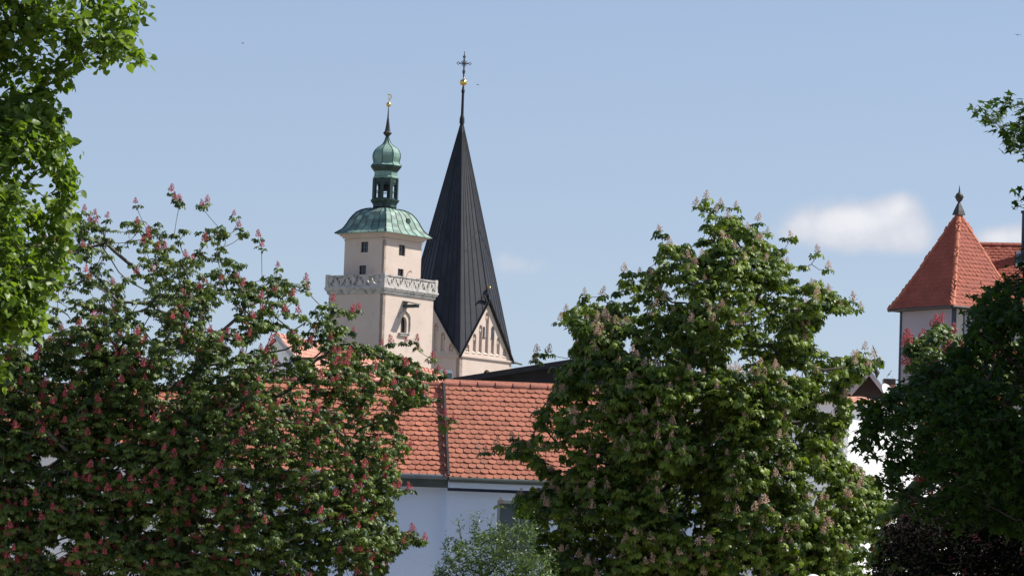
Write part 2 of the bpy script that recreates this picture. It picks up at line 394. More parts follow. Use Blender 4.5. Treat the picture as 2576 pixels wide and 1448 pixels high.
        m_.box(P - Nn*.26 + Z*(hb-.14) + U*.2, U*(ln-.4), Nn*.34, Z*.14)
        for x in (0, ln-.42): m_.box(P - Nn*.34 + U*x + Nn*0, U*.42, Nn*.4, Z*(hb+.1))
        return m_.build('balustrade', M['stone_white'], root)
    P00 = C - ex*o - ey*o + Z*zr0
    balus(P00, ex, -ey, a+2*o, 11); balus(P00 + ey*.0, ey, -ex, b+2*o, 9)
    balus(P00 + ey*(b+2*o), ex, ey, a+2*o, 11); balus(P00 + ex*(a+2*o), ey, ex, b+2*o, 9)
    # upper cornice under the roof
    uc = MB(); UB = U0
    for (oo, z0, z1) in ((.08, hu-.75, hu-.62), (.2, hu-.5, hu-.3), (.38, hu-.3, hu-.12), (.6, hu-.12, hu+.02)):
        slab(uc, UB, ex, ey, -oo, 6.15+oo, -oo, 5.5+oo, z0, z1)
    uc.build('eaves_cornice', M['plaster_pink'], root)
    # bell shaped copper roof, sheets as separate pieces
    rz0 = zt0 + .02; RC = U0 + ex*6.15/2 + ey*5.5/2; RC.z = 0
    Ha, Hb = 6.15/2 + .8, 5.5/2 + .8
    prof = [(1.0, 0), (.90, .32), (.82, .66), (.765, 1.05), (.715, 1.5), (.65, 1.95), (.575, 2.35), (.48, 2.62), (.38, 2.78), (.27, 2.86)]
    rf = MB(); sm = MB()
    for (e1, e2, h1, h2, sg) in ((ex, ey, Ha, Hb, -1), (ey, ex, Hb, Ha, -1), (ex, ey, Ha, Hb, 1), (ey, ex, Hb, Ha, 1)):
        nc = 6
        pt = lambda i, t: RC + e1*(h1*prof[i][0]*t) + e2*(h2*prof[i][0]*sg) + Z*(rz0 + prof[i][1])
        for i in range(len(prof)-1):
            for j in range(nc):
                t0, t1 = -1+2*j/nc, -1+2*(j+1)/nc
                rf.poly([pt(i, t0), pt(i, t1), pt(i+1, t1), pt(i+1, t0)])
        for j in range(nc+1):
            t = -1+2*j/nc; sm.tube([pt(i, t)+Z*.01 for i in range(len(prof))], .045 if 0 < j < nc else .07, 5)
    slab(rf, RC, ex, ey, -Ha, Ha, -Hb, Hb, rz0-.05, rz0-.005)
    r_ = rf.build('roof', M['copper'], root); sm.build('roof_seams', M['copper_dark'], r_)
    vt = MB(); pv = RC + ex*.9 - ey*(Hb*.70) + Z*(rz0+1.55); vt.tube([pv + ey*.4, pv - ey*.18], .3, 12); vt.build('vent', M['copper_dark'], r_)
    # octagonal lantern
    LC = Vector((RC.x, RC.y, 0)); rot = math.radians(90-38) + math.pi/8
    zl = lambda y: zat(968, y, YT+4)
    px = (YT+4)/F
    ap = 1/math.cos(math.pi/8)
    R = lambda p: p*px*1.02
    b_ = MB(); b_.lathe(LC, [(R(31), zl(519)), (R(31), zl(511)), (R(33), zl(508)), (R(37), zl(503)), (R(38), zl(500)), (R(31), zl(498.5))], 8, rot); b_.build('lantern_base', M['copper_dark'], root)
    ps = MB(); rp = R(29.5)
    zp0, zp1 = zl(499), zl(446)
    for j in range(8):
        an = rot + 2*math.pi*j/8; c = LC + Vector((math.cos(an), math.sin(an), 0))*rp
        t = Vector((-math.sin(an), math.cos(an), 0)); n_ = Vector((math.cos(an), math.sin(an), 0))
        ps.box(c - t*.17 - n_*.14 + Z*zp0, t*.34, n_*.28, Z*(zp1-zp0))
        an2 = rot + 2*math.pi*(j+1)/8; c2 = LC + Vector((math.cos(an2), math.sin(an2), 0))*rp
        U = (c2-c).normalized(); Nn = U.cross(Z); ln = (c2-c).length
        if Nn.dot(c-LC) < 0: Nn = -Nn
        # arched head between posts, rail
        h = 1.0; am = []
        for i in range(9): am.append((ln/2 - math.cos(math.pi*i/8)*(ln/2-.16), .0 + .55*math.sin(math.pi*i/8)))
        out = [(0, 0)] + am + [(ln, 0), (ln, h), (0, h)]
        ps.panel(c + Z*(zp1-h) + Nn*.06, U, Z, Nn, out, [], .14, back=True)
        for zf in (.36, .70): ps.box(c + U*.1 + Z*(zp0 + (zp1-zp0)*zf) - Nn*.03, U*(ln-.2), Nn*.06, Z*.09)
        ps.box(c + U*.1 + Z*(zp0+.0) - Nn*.05, U*(ln-.2), Nn*.1, Z*.16)
    ps.build('lantern_posts', M['copper_dark'], root)
    bl = MB(); zb0 = zl(476); bl.lathe(LC, [(.52, zb0), (.45, zb0+.12), (.33, zb0+.45), (.27, zb0+.7), (.12, zb0+.82), (.05, zb0+1.3)], 16); bl.tube([LC + Z*(zb0+1.05) + ex*-1.1, LC + Z*(zb0+1.05) + ex*1.1], .07, 6); bl.build('bell', M['iron'], root, True)
    dr = MB(); dr.lathe(LC, [(R(30), zl(447)), (R(33.5), zl(445)), (R(33.5), zl(442.5)), (R(30.5), zl(440)), (R(30), zl(428))], 8, rot); dr.build('drum', M['copper_onion'], root)
    co = MB(); co.lathe(LC, [(R(31), zl(428)), (R(33), zl(425)), (R(38), zl(419)), (R(40), zl(416)), (R(40.5), zl(413)), (R(30), zl(412.6))], 8, rot); co.build('lantern_cornice', M['copper_dark'], root)
    op = [(40, 413), (37.5, 410.5), (34, 407.5), (33, 404), (34.5, 399), (36, 393), (36.2, 388), (35, 381), (32, 374.5), (27, 369), (20.5, 364.5), (14.5, 360.5), (10, 356), (7, 350), (5, 344), (4.2, 340)]
    on = MB(); nr = len(op)
    vv = lambda i, j: LC + Vector((math.cos(rot+2*math.pi*j/8), math.sin(rot+2*math.pi*j/8), 0))*R(op[i][0]) + Z*zl(op[i][1])
    for i in range(nr-1):
        for j in range(8): on.poly([vv(i, j), vv(i, j+1), vv(i+1, j+1), vv(i+1, j)])
    oo = on.build('onion_dome', M['copper_onion'], root)
    os_ = MB()
    for j in range(8): os_.tube([vv(i, j) for i in range(nr)], .045, 5)
    os_.build('dome_seams', M['copper_dark'], oo)
    fi = MB(); fp = [(4, 342), (4.2, 339), (6, 337), (7.5, 335), (11, 331.5), (11.6, 330), (11, 329), (7.5, 325), (6, 318), (4.6, 309), (3.4, 300), (3.0, 297), (2.1, 290), (1.6, 280), (1.1, 268), (.8, 263)]
    fi.lathe(LC, [(R(p), zl(y)) for p, y in fp], 8, rot); fo2 = fi.build('finial', M['lead_dark'], root)
    bb = MB(); zc = zl(258.3); rb = R(5.9); bb.lathe(LC, [(rb*math.sin(math.pi*i/12), zc - rb*math.cos(math.pi*i/12)) for i in range(13)], 20); bb.build('gilded_ball', M['gold'], fo2, True)
    wv = MB(); wv.tube([LC + Z*(zc+rb), LC + Z*zl(232)], .035, 5)
    D_ = Vector((1, 0, 0)); wz = lambda y: zl(y)
    wv.tube([LC + Z*wz(247) + D_*.0, LC + Z*wz(244) + D_*.15, LC + Z*wz(241) + D_*.2, LC + Z*wz(238) + D_*.3, LC + Z*wz(234) + D_*.25, LC + Z*wz(232.5) + D_*.0, LC + Z*wz(233) - D_*.12], .06, 5)
    wv.build('weather_vane', M['gold'], fo2)
build_tower()

# ------------------------------------------------------------------ church tower with dark spire
def build_church():
    Y = 440.0; c0 = at(1157, 893, Y); C = Vector((c0.x, c0.y, 0)); z0 = c0.z; s = 9.3
    root = thing('church_tower', 'church tower with tall dark metal spire, pink gables and gilded cross ball', 'tower', C + ex*s/2 + ey*s/2)
    ctr = C + ex*s/2 + ey*s/2
    zA = zat(1160, 297, Y+7)
    pk = zat(1222, 752, Y) - z0           # gable height
    w = MB()
    w.panel(C, ex, Z, -ey, rect(0, 0, s, z0), [arch(4.95, z0-3.6, 1.3, 2.35, .0)], .5)
    w.panel(C, ey, Z, -ex, rect(0, 0, s, z0), [arch(4.95, z0-3.6, 1.3, 2.35, .0)], .5)
    w.box(C + ex*.52 + ey*.52, ex*(s-.52), ey*(s-.52), Z*(z0-.03))
    # gables with blind tracery niches
    hs = s/2
    def nichelist():
        L_ = []
        spec = [(0, .55, 5.15), (-1.05, .5, 3.5), (1.05, .5, 3.55), (-2.05, .5, 2.35), (2.05, .5, 2.25), (-3.2, .55, 1.05), (3.2, .55, 1.05)]
        for x, ww, h in spec: L_.append(arch(hs + x*1.05, .45 if abs(x) < 3 else .4, ww*1.2, h*pk/6.9, .35, 4))
        return L_
    O1 = C + Z*z0
    for (U, V2, Nn, O) in ((ex, ey, -ey, O1), (ey, ex, -ex, O1), (ex, ey, ey, O1 + ey*s), (ey, ex, ex, O1 + ex*s)):
        w.panel(O, U, Z, Nn, [(0, 0), (s, 0), (hs, pk)], nichelist(), .22)
        w.panel(O - Nn*.24, U, Z, Nn, [(.02, 0), (s-.02, 0), (hs, pk-.02)], [], .25)
    w.build('wall', M['plaster_pink'], root)
    for (U, Nn, O) in ((ex, -ey, O1), (ey, -ex, O1)):
        mo = MB()
        mo.box(O + U*.1 + Nn*.02 - Z*.12, U*(s-.1), Nn*.16, Z*.18); mo.box(O + U*.1 + Nn*.02 - Z*.26, U*(s-.1), Nn*.07, Z*.14)
        mo.build('string_course', M['plaster_pink'], root); mo = MB()
        for x, ww, h in [(0, .55, 5.15), (-1.05, .5, 3.5), (1.05, .5, 3.55), (-2.05, .5, 2.35), (2.05, .5, 2.25), (-3.2, .55, 1.05), (3.2, .55, 1.05)]:
            cx = hs + x*1.05; hh = h*pk/6.9; zz = .45 if abs(x) < 3 else .4
            # sloped sill and a little cusp in each niche head
            mo.add([O + U*(cx-ww*.6) + Z*(zz-.02) + Nn*.06, O + U*(cx+ww*.6) + Z*(zz-.02) + Nn*.06, O + U*(cx+ww*.6) + Z*(zz+.22) - Nn*.2, O + U*(cx-ww*.6) + Z*(zz+.22) - Nn*.2], [(0,1,2,3)])
            zc = zz + hh - .62
            mo.box(O + U*(cx-.2) - Nn*.2 + Z*zc, U*.4, Nn*.14, Z*.09); mo.box(O + U*(cx-.05) - Nn*.2 + Z*(zc-.2), U*.1, Nn*.15, Z*.42)
        mo.build('niche_tracery', M['plaster_pink'], root)
    # small slit windows
    for (U, Nn, O) in ((ex, -ey, O1), (ey, -ex, O1)):
        for x in (-.56, .95) if U is ex else (1.9,):
            f = MB(); f.box(O + U*(hs + x - .16) + Nn*.015 + Z*2.35, U*.36, -Nn*.1, Z*1.15); f.box(O + U*(hs + x - .22) + Nn*.06 + Z*2.2, U*.5, -Nn*.055, Z*.12)
            f.build('window', M['glass_dark'], root)
        f = MB(); f.panel(O - Nn*.4 - Z*z0, U, Z, Nn, arch(4.95, z0-3.55, 1.25, 2.28, .0), [], .05); f.build('louvre', M['wood_dark'], root)
    # spire: eight folds, one to each corner and one to each gable peak, laid in vertical sheets
    A = Vector((ctr.x, ctr.y, zA))
    base = []
    for (i, (da, db)) in enumerate([(0, 0), (s/2, 0), (s, 0), (s, s/2), (s, s), (s/2, s), (0, s), (0, s/2)]):
        z = z0 if i % 2 == 0 else z0 + pk
        o_ = (C + ex*da + ey*db - ctr); o_.z = 0
        base.append(Vector((ctr.x, ctr.y, 0)) + o_*(1.0 + (.02 if i % 2 == 0 else .03)) + Z*z)
    sp = MB(); seam = MB()
    levels = [0, .14, .3, .46, .62, .76, .88, 1.0]
    for i in range(8):
        P, Q = base[i], base[(i+1) % 8]
        nn = 5
        fn = (Q-P).cross(A-P).normalized()
        if fn.dot(P-ctr) < 0: fn = -fn
        for j in range(nn):
            a_, b_ = P.lerp(Q, j/nn), P.lerp(Q, (j+1)/nn)
            off = (j*37 + i*13) % 5*.02
            for k_ in range(len(levels)-1):
                l0, l1 = levels[k_] + (off if k_ else 0), levels[k_+1] + (off if k_+1 < len(levels)-1 else 0)
                if l1 > .999: sp.poly([a_.lerp(A, l0), b_.lerp(A, l0), A.copy()])
                else: sp.poly([a_.lerp(A, l0), b_.lerp(A, l0), b_.lerp(A, l1), a_.lerp(A, l1)])
            seam.tube([a_ + fn*.01, a_.lerp(A, .55), a_.lerp(A, .93 if j else .99)], [.05 if j else .08, .045 if j else .06, .02], 4)
        seam.tube([P.lerp(A, .395), Q.lerp(A, .395)], .035, 4)
    so_ = sp.build('spire', M['slate'], root); seam.build('spire_seams', M['slate_seam'], so_)
    # verge boards of the gables
    vb = MB()
    for i in (1, 3, 5, 7):
        for j in (i-1, (i+1) % 8):
            a_, b_ = base[i] + Z*.28, base[j] + Z*.05
            nrm = (base[i] - ctr); nrm.z = 0; nrm.normalize()
            t = (b_-a_); up = Vector((0, 0, .34))
            vb.add([a_, b_, b_ - up, a_ - up, a_ + nrm*.26, b_ + nrm*.26, b_ + nrm*.26 - up*.4, a_ + nrm*.26 - up*.4], [(0,1,2,3), (4,7,6,5), (0,4,5,1), (3,2,6,7), (1,5,6,2), (0,3,7,4)])
    vb.build('verge', M['slate_seam'], root)
    # gilded knob and hook over the front gable
    pkp = base[1] + Z*.25
    kn = MB(); kn.tube([pkp, pkp + Z*1.15], .06, 6); kn.tube([pkp - ex*.35 - Z*.3, pkp - ex*.75 + Z*.25, pkp - ex*1.0 + Z*.35, pkp - ex*1.25 + Z*.1], .13, 6); ko = kn.build('gable_finial', M['iron'], root)
    rb = .19; kb = MB(); kb.lathe(Vector((pkp.x, pkp.y, 0)), [(rb*math.sin(math.pi*i/8), pkp.z+1.35 - rb*math.cos(math.pi*i/8)) for i in range(9)], 12); kb.build('gilded_knob', M['gold'], ko, True)
    # copper spout at the right corner
    sc = C + ex*s + Z*(z0-.1); q = MB(); q.tube([sc - ey*.1, sc + ex*.8 - ey*.2 - Z*.02, sc + ex*1.55 - ey*.3 - Z*.12], [.22, .12, .12], 6); q.build('rain_spout', M['metal_green'], root)
    # mast, ball, cross
    px = (Y+7)/F; zc_ = lambda y: zat(1160, y, Y+7); CC = Vector((ctr.x, ctr.y, 0))
    mp = MB(); mp.lathe(CC, [(p*px, zc_(y)) for p, y in [(6.5, 312), (6.2, 300), (5.2, 296), (3.6, 290), (3.2, 250), (3.2, 236), (4.3, 233), (4.3, 228), (3.0, 226), (2.2, 218)]], 10); mo_ = mp.build('mast', M['slate_seam'], root)
    r = 9.2*px; zc = zc_(209); gb = MB(); gb.lathe(CC, [(r*math.sin(math.pi*i/16), zc - r*.92*math.cos(math.pi*i/16)) for i in range(17)] + [(.12, zc+r*1.1), (.08, zc+r*1.35)], 24); gb.build('gilded_ball', M['gold'], mo_, True)
    cr = MB(); X = Vector((1, 0, 0)); zx = zc_(161)
    cr.tube([CC + Z*(zc+r), CC + Z*zc_(140)], .085, 6); cr.tube([CC + Z*zc_(140), CC + Z*zc_(131)], .045, 6)
    cr.tube([CC - X*12*px + Z*zx, CC + X*12*px + Z*zx], .075, 6)
    for y in (187, 144.5): cr.lathe(CC, [(.02, zc_(y)-.13), (.13, zc_(y)), (.02, zc_(y)+.13)], 8)
    for sg in (-1, 1):
        q = CC + X*sg*15*px + Z*zx; d = 3.4*px
        cr.tube([q - X*sg*d, q - X*sg*d*.2 + Z*d*1.2, q + X*sg*d*.9 + Z*d*.1, q + X*sg*d*.9 - Z*d*.1, q - X*sg*d*.2 - Z*d*1.2, q - X*sg*d], .045, 5)
        for y, q2 in ((148, 1), (184, -1)): cr.tube([CC + Z*zc_(y), CC + X*sg*2.3*px + Z*(zc_(y) + .08*q2), CC + X*sg*3.2*px + Z*(zc_(y)+.25)], .04, 5)
    for k_ in range(16):
        an = math.pi*2*(k_+.5)/16
        if abs(math.cos(an)) > .97 or abs(math.sin(an)) > .985: continue
        d = X*math.cos(an) + Z*math.sin(an); cr.tube([CC + Z*zx + d*3.2*px, CC + Z*zx + d*9*px], .03, 4)
    cr.build('cross', M['iron'], mo_)
build_church()

# ------------------------------------------------------------------ near tiled houses
def bis(fn, lo, hi):
    for _ in range(50):
        mid = (lo+hi)/2
        if fn(mid) > 0: lo = mid
        else: hi = mid
    return (lo+hi)/2

def tiled_house(name, label, E0, deg, xpix_end, ridge_y, ridge_x, pitch, tm, wm_, side, fascia, depth=4.5, seed=3, seamline=True):
    """E0: front eave corner at the joint; the house runs away from it towards xpix_end"""
    a = math.radians(deg); d = Vector((math.sin(a), math.cos(a), 0)); n_ = Vector((math.cos(a), -math.sin(a), 0))
    if side < 0: d = -d
    ln = bis(lambda t: (xpix_end - proj(E0 + d*t)[0])*side, 0, 60)
    tp = math.tan(math.radians(pitch))
    rise = bis(lambda h: proj(E0 - n_*(h/tp) + Z*h)[1] - ridge_y, .2, 12)
    run = rise/tp; R0 = E0 - n_*run + Z*rise
    root = thing(name, label, 'house', Vector((E0.x, E0.y, 0)) + d*(ln/2) - n_*run)
    U = d if side > 0 else d; V = (R0-E0).normalized(); Nn = (d.cross(V)).normalized()
    if Nn.dot(n_) < 0: Nn = -Nn
    ov = .28
    # walls
    w = MB(); G = Vector((E0.x, E0.y, 0)) - n_*ov
    zE = E0.z - .1
    full = 2*(run-ov)
    return dict(root=root, d=d, n=n_, ln=ln, run=run, rise=rise, R0=R0, V=V, N=Nn, G=G, zE=zE, full=full, E0=E0, ov=ov)

def finish_house(h, tm, wm_, holes=(), gable=True, fasc=None, fz=.2, rm='ridge_red', seed=3, hide_first=.06, e=.155, tw=.18):
    d, n_, ln, E0, R0, V, Nn, G, root = (h[k] for k in ('d', 'n', 'ln', 'E0', 'R0', 'V', 'N', 'G', 'root'))
    w = MB()
    top = E0.z + h['ov']*h['rise']/h['run'] - .08
    w.panel(G, d, Z, n_, rect(0, 0, ln, top), list(holes), .2)
    w.box(G - n_*.22 + d*.0, d*ln, -n_*(h['full']-.22), Z*(top-.01))
    for x in (0.0, ln):
        P = G + d*x; q = [P + Z*top, P - n_*h['full'] + Z*top, P - n_*(h['run']-h['ov']) + Z*(R0.z-.1)]
        w.poly(q)
    w.build('wall', M[wm_], root)
    rf = MB(); sl = (R0-E0).length
    rf.add([E0, E0 + d*ln, R0 + d*ln, R0], [(0,1,2,3)])
    B0 = R0 - n_*h['run'] - Z*h['rise']; rf.add([R0 - Z*.004, R0 + d*ln - Z*.004, B0 + d*ln, B0], [(0,1,2,3)])
    rf.add([E0 - Z*.05, E0 + d*ln - Z*.05, R0 + d*ln - Z*.08, R0 - Z*.08], [(0,1,2,3)])
    tiles(rf, E0, d, V, Nn, 0, ln, .0, sl-.05, None, tw, e, seed, .051, .022)
    ro = rf.build('roof', M[tm], root)
    rg = MB(); ridge(rg, R0 + d*0 - Z*.02, R0 + d*ln - Z*.02, Z, .105, .40, seed); rg.build('ridge_tiles', M[rm], ro)
    return ro

# right-hand section
E0 = at(1129, 1200, 88.0)
hR = tiled_house('tiled_house', 'house with weathered brownish tile roof and pale blue wall, right of roof step', E0, 84, 1760, 963, 1129, 47, 'tile_right', 'wall_blue', 1, None)
wx0 = (rayplane(1250, 1300, hR['G'], hR['n']) - hR['G']).dot(hR['d']); wz1 = rayplane(1247, 1256, hR['G'], hR['n']).z; wz0 = wz1 - 1.35
roR = finish_house(hR, 'tile_right', 'wall_blue', [rect(wx0, wz0, wx0+1.0, wz1)], seed=5)
window(hR['root'], hR['G'], hR['d'], hR['n'], wx0, wz0, 1.0, wz1-wz0, .2, (1, 1), 'zinc', 'glass_grey')
d, n_ = hR['d'], hR['n']
q = MB(); q.tube([E0 + n_*.06 - Z*.045, E0 + n_*.06 - Z*.045 + d*hR['ln']], .062, 10); gt = q.build('gutter', M['metal_green'], hR['root'])
q = MB(); q.box(E0 - n_*.1 - Z*.22, d*hR['ln'], n_*.1, Z*.16); q.build('fascia', M['wall_blue'], hR['root'])
q = MB(); q.box(E0 - n_*.27 - Z*.285, d*hR['ln'], n_*.15, Z*.055); q.box(E0 - n_*.27 - Z*.22, d*hR['ln'], n_*.16, Z*.02); q.build('eaves_trim', M['metal_blue'], hR['root'])
q = MB(); vN, vV = hR['N'], hR['V']; sl = (hR['R0']-E0).length
q.box(E0 - d*.03 + vN*-.14, d*.05, vV*sl, vN*.22); q.build('verge_flashing', M['lead_dark'], hR['root'])

# left-hand section, a hand's breadth lower
E1 = at(1126, 1196, 88.12)
hL = tiled_house('tiled_house', 'house with clean salmon tile roof and dark green eaves board, left of roof step', E1, 92, 575, 966, 1127, 47, 'tile_left', 'wall_blue', -1, None)
finish_house(hL, 'tile_left', 'wall_blue', seed=9)
d, n_ = hL['d'], hL['n']
q = MB(); q.tube([E1 + n_*.06 - Z*.03, E1 + n_*.06 - Z*.03 + d*hL['ln']], .055, 10); q.build('gutter', M['metal_grey'], hL['root'])
q = MB(); q.box(E1 - n_*.12 - Z*.26, d*hL['ln'], n_*.14, Z*.2); q.build('fascia', M['metal_green'], hL['root'])
q = MB(); q.box(E1 - d*.02 + hL['V']*0 + hL['N']*.0 + d*(hL['ln']), d*.1, hL['V']*(hL['R0']-E1).length, hL['N']*.12); q.build('verge_flashing', M['lead_dark'], hL['root'])

# low house at far left
E2 = at(585, 1125, 89.0)
hF = tiled_house('tiled_house', 'low orange tiled house with white wall, behind the red chestnut at far left', E2, 91, -420, 985, 560, 42, 'tile_left', 'wall_white', -1, None)
finish_house(hF, 'tile_left', 'wall_white', seed=12)
d, n_ = hF['d'], hF['n']
q = MB(); q.tube([E2 + n_*.06 - Z*.03, E2 + n_*.06 - Z*.03 + d*hF['ln']], .055, 8); q.build('gutter', M['metal_grey'], hF['root'])

# gabled house further back, roof seen from its right side
def back_house():
    P = at(696, 843, 130.0)
    Y2 = bis(lambda y: at(1100, 937, y).z - P.z if at(1100, 937, y).z < P.z else 0, 130, 130) if False else None
    Q = None; lo, hi = 131.0, 400.0
    for _ in range(50):
        mid = (lo+hi)/2
        if at(1100, 937, mid).z < P.z: lo = mid
        else: hi = mid
    Q = at(1100, 937, lo); d = (Q-P); d.z = 0; ln = d.length; d.normalize()
    g_ = Vector((d.y, -d.x, 0))          # to the right
    hw, pit = 4.2, 1.06
    root = thing('gabled_house', 'distant house with white gable end and long red roof with skylights', 'house', Vector((P.x, P.y, 0)) + d*ln/2)
    w = MB(); EZ = P.z - hw*pit
    for s_ in (1, -1): pass
    for t in (0.0, ln):
        B = P + d*(t + (.12 if t == 0 else -.12)); w.poly([B - Z*.12, B + g_*(hw-.3) - Z*(hw*pit-.2), B + g_*(hw-.3) - Z*P.z, B - g_*(hw-.3) - Z*P.z, B - g_*(hw-.3) - Z*(hw*pit-.2)])
    w.box(Vector((P.x, P.y, 0)) + d*.13 - g_*(hw-.32), d*(ln-.26), g_*(2*hw-.64), Z*(EZ+.1))
    w.build('wall', M['wall_white'], root)
    V = (g_*-1 + Z*pit).normalized(); EP = P + g_*hw - Z*hw*pit; Nn = d.cross(V); Nn = Nn if Nn.z > 0 else -Nn; Nn.normalize()
    rf = MB(); rf.add([P, P + d*ln, EP + d*ln, EP], [(0,1,2,3)]); E3 = P - g_*hw - Z*hw*pit; rf.add([P - Z*.003, P + d*ln - Z*.003, E3 + d*ln, E3], [(0,1,2,3)])
    sl = (P-EP).length; tiles(rf, EP, d, V, Nn, 0, ln, sl-3.3, sl-.04, None, .24, .2, 4)
    ro = rf.build('roof', M['tile_far'], root)
    rg = MB(); ridge(rg, P, P + d*ln, Z, .11, .45, 3); rg.build('ridge_tiles', M['tile_far'], ro)
    vg = MB(); vg.box(EP - d*.06 + Nn*-.1, d*.06, V*sl, Nn*.16); vg.build('verge', M['zinc'], root)
    for (x, y, a_, b_) in ((848, 916, 1.5, 1.15), (976, 912, 1.1, .7)):
        c = rayplane(x, y, P, Nn); f = MB()
        f.panel(c - d*a_/2 - V*b_/2 + Nn*.14, d, V, Nn, rect(0, 0, a_, b_), [rect(.09, .09, a_-.09, b_-.09)], .14); so_ = f.build('skylight', M['lead_dark'], root)
        f = MB(); f.box(c - d*(a_/2-.08) - V*(b_/2-.08) + Nn*.08, d*(a_-.16), V*(b_-.16), Nn*.03); f.build('pane', M['glass_sky'], so_)
    # cowl and lightning rod
    c = rayplane(783, 864, P, Nn); f = MB(); f.lathe(Vector((c.x, c.y, 0)), [(.2, c.z-.15), (.19, c.z+.05), (.02, c.z+.32)], 10); f.build('vent_cowl', M['lead_dark'], root)
    f = MB(); f.tube([P - Z*.02, P + Z*.62], .012, 5); f.build('lightning_rod', M['iron'], root)
    # metal dormer near the far end
    c = at(1101, 951, 190); f = MB(); px = 190/F
    f.box(c, Vector((36*px, 0, 0)), Vector((0, 1.2, 0)), Z*(15*px)); 
    f.add([c + Vector((-4*px, -.1, 15*px)), c + Vector((39*px, -.1, 13*px)), c + Vector((33*px, .6, 24*px)), c + Vector((4*px, .6, 26*px))], [(0,1,2,3)])
    dr = f.build('dormer', M['metal_grey'], root); f = MB(); f.box(c + Vector((5*px, -.03, 3*px)), Vector((26*px, 0, 0)), Vector((0, .025, 0)), Z*9*px); f.build('pane', M['glass_sky'], dr)
back_house()

# black boarded gable behind the tiled roof
def black_barn():
    A = at(1138, 951, 104); B = at(1520, 891, 104.5); px = 104/F
    root = thing('barn', 'black weatherboarded gable with low dark roof behind the red tiles', 'barn', Vector((B.x, B.y, 0)))
    U = (B-A); U.z = 0; hw = U.length; U.normalize(); Nn = U.cross(Z); Nn = Nn if Nn.y < 0 else -Nn
    rise = B.z - A.z; O = A - Z*.05
    w = MB(); nb = 16; bh = .17; zt = B.z - .12
    k = 0; z = 0.0
    while B.z - z - bh > A.z - 2.3:
        z1 = B.z - z - .14; z0 = z1 - bh
        half = lambda zz: min(hw - .15, max(.05, (B.z - zz)/rise*hw - .35))
        if z1 < B.z - .1:
            c = Vector((B.x, B.y, 0)); a0, a1 = half(z0), half(z1)
            w.add([c - U*a0 + Nn*.035 + Z*z0, c + U*a0 + Nn*.035 + Z*z0, c + U*a1 + Z*z1, c - U*a1 + Z*z1, c - U*a0 + Z*z0, c + U*a0 + Z*z0], [(0,1,2,3), (4,5,1,0)])
        z += bh
    Cc = Vector((B.x, B.y, 0)) - U*(hw-.15) - Nn*.02
    w.box(Cc, U*(2*hw-.3), -Nn*7, Z*(A.z-.35))
    w.build('board_wall', M['board_black'], root)
    rf = MB()
    for s_ in (-1, 1):
        e = Vector((B.x, B.y, B.z)); l = e + U*s_*hw - Z*rise
        rf.add([e + Nn*.35, l + Nn*.35, l - Nn*7.2, e - Nn*7.2, e + Nn*.35 - Z*.14, l + Nn*.35 - Z*.14, l - Nn*7.2 - Z*.14, e - Nn*7.2 - Z*.14], [(0,1,2,3), (4,7,6,5), (0,4,5,1), (1,5,6,2), (2,6,7,3), (3,7,4,0)])
    rf.build('roof', M['slate_seam'], root)
black_barn()

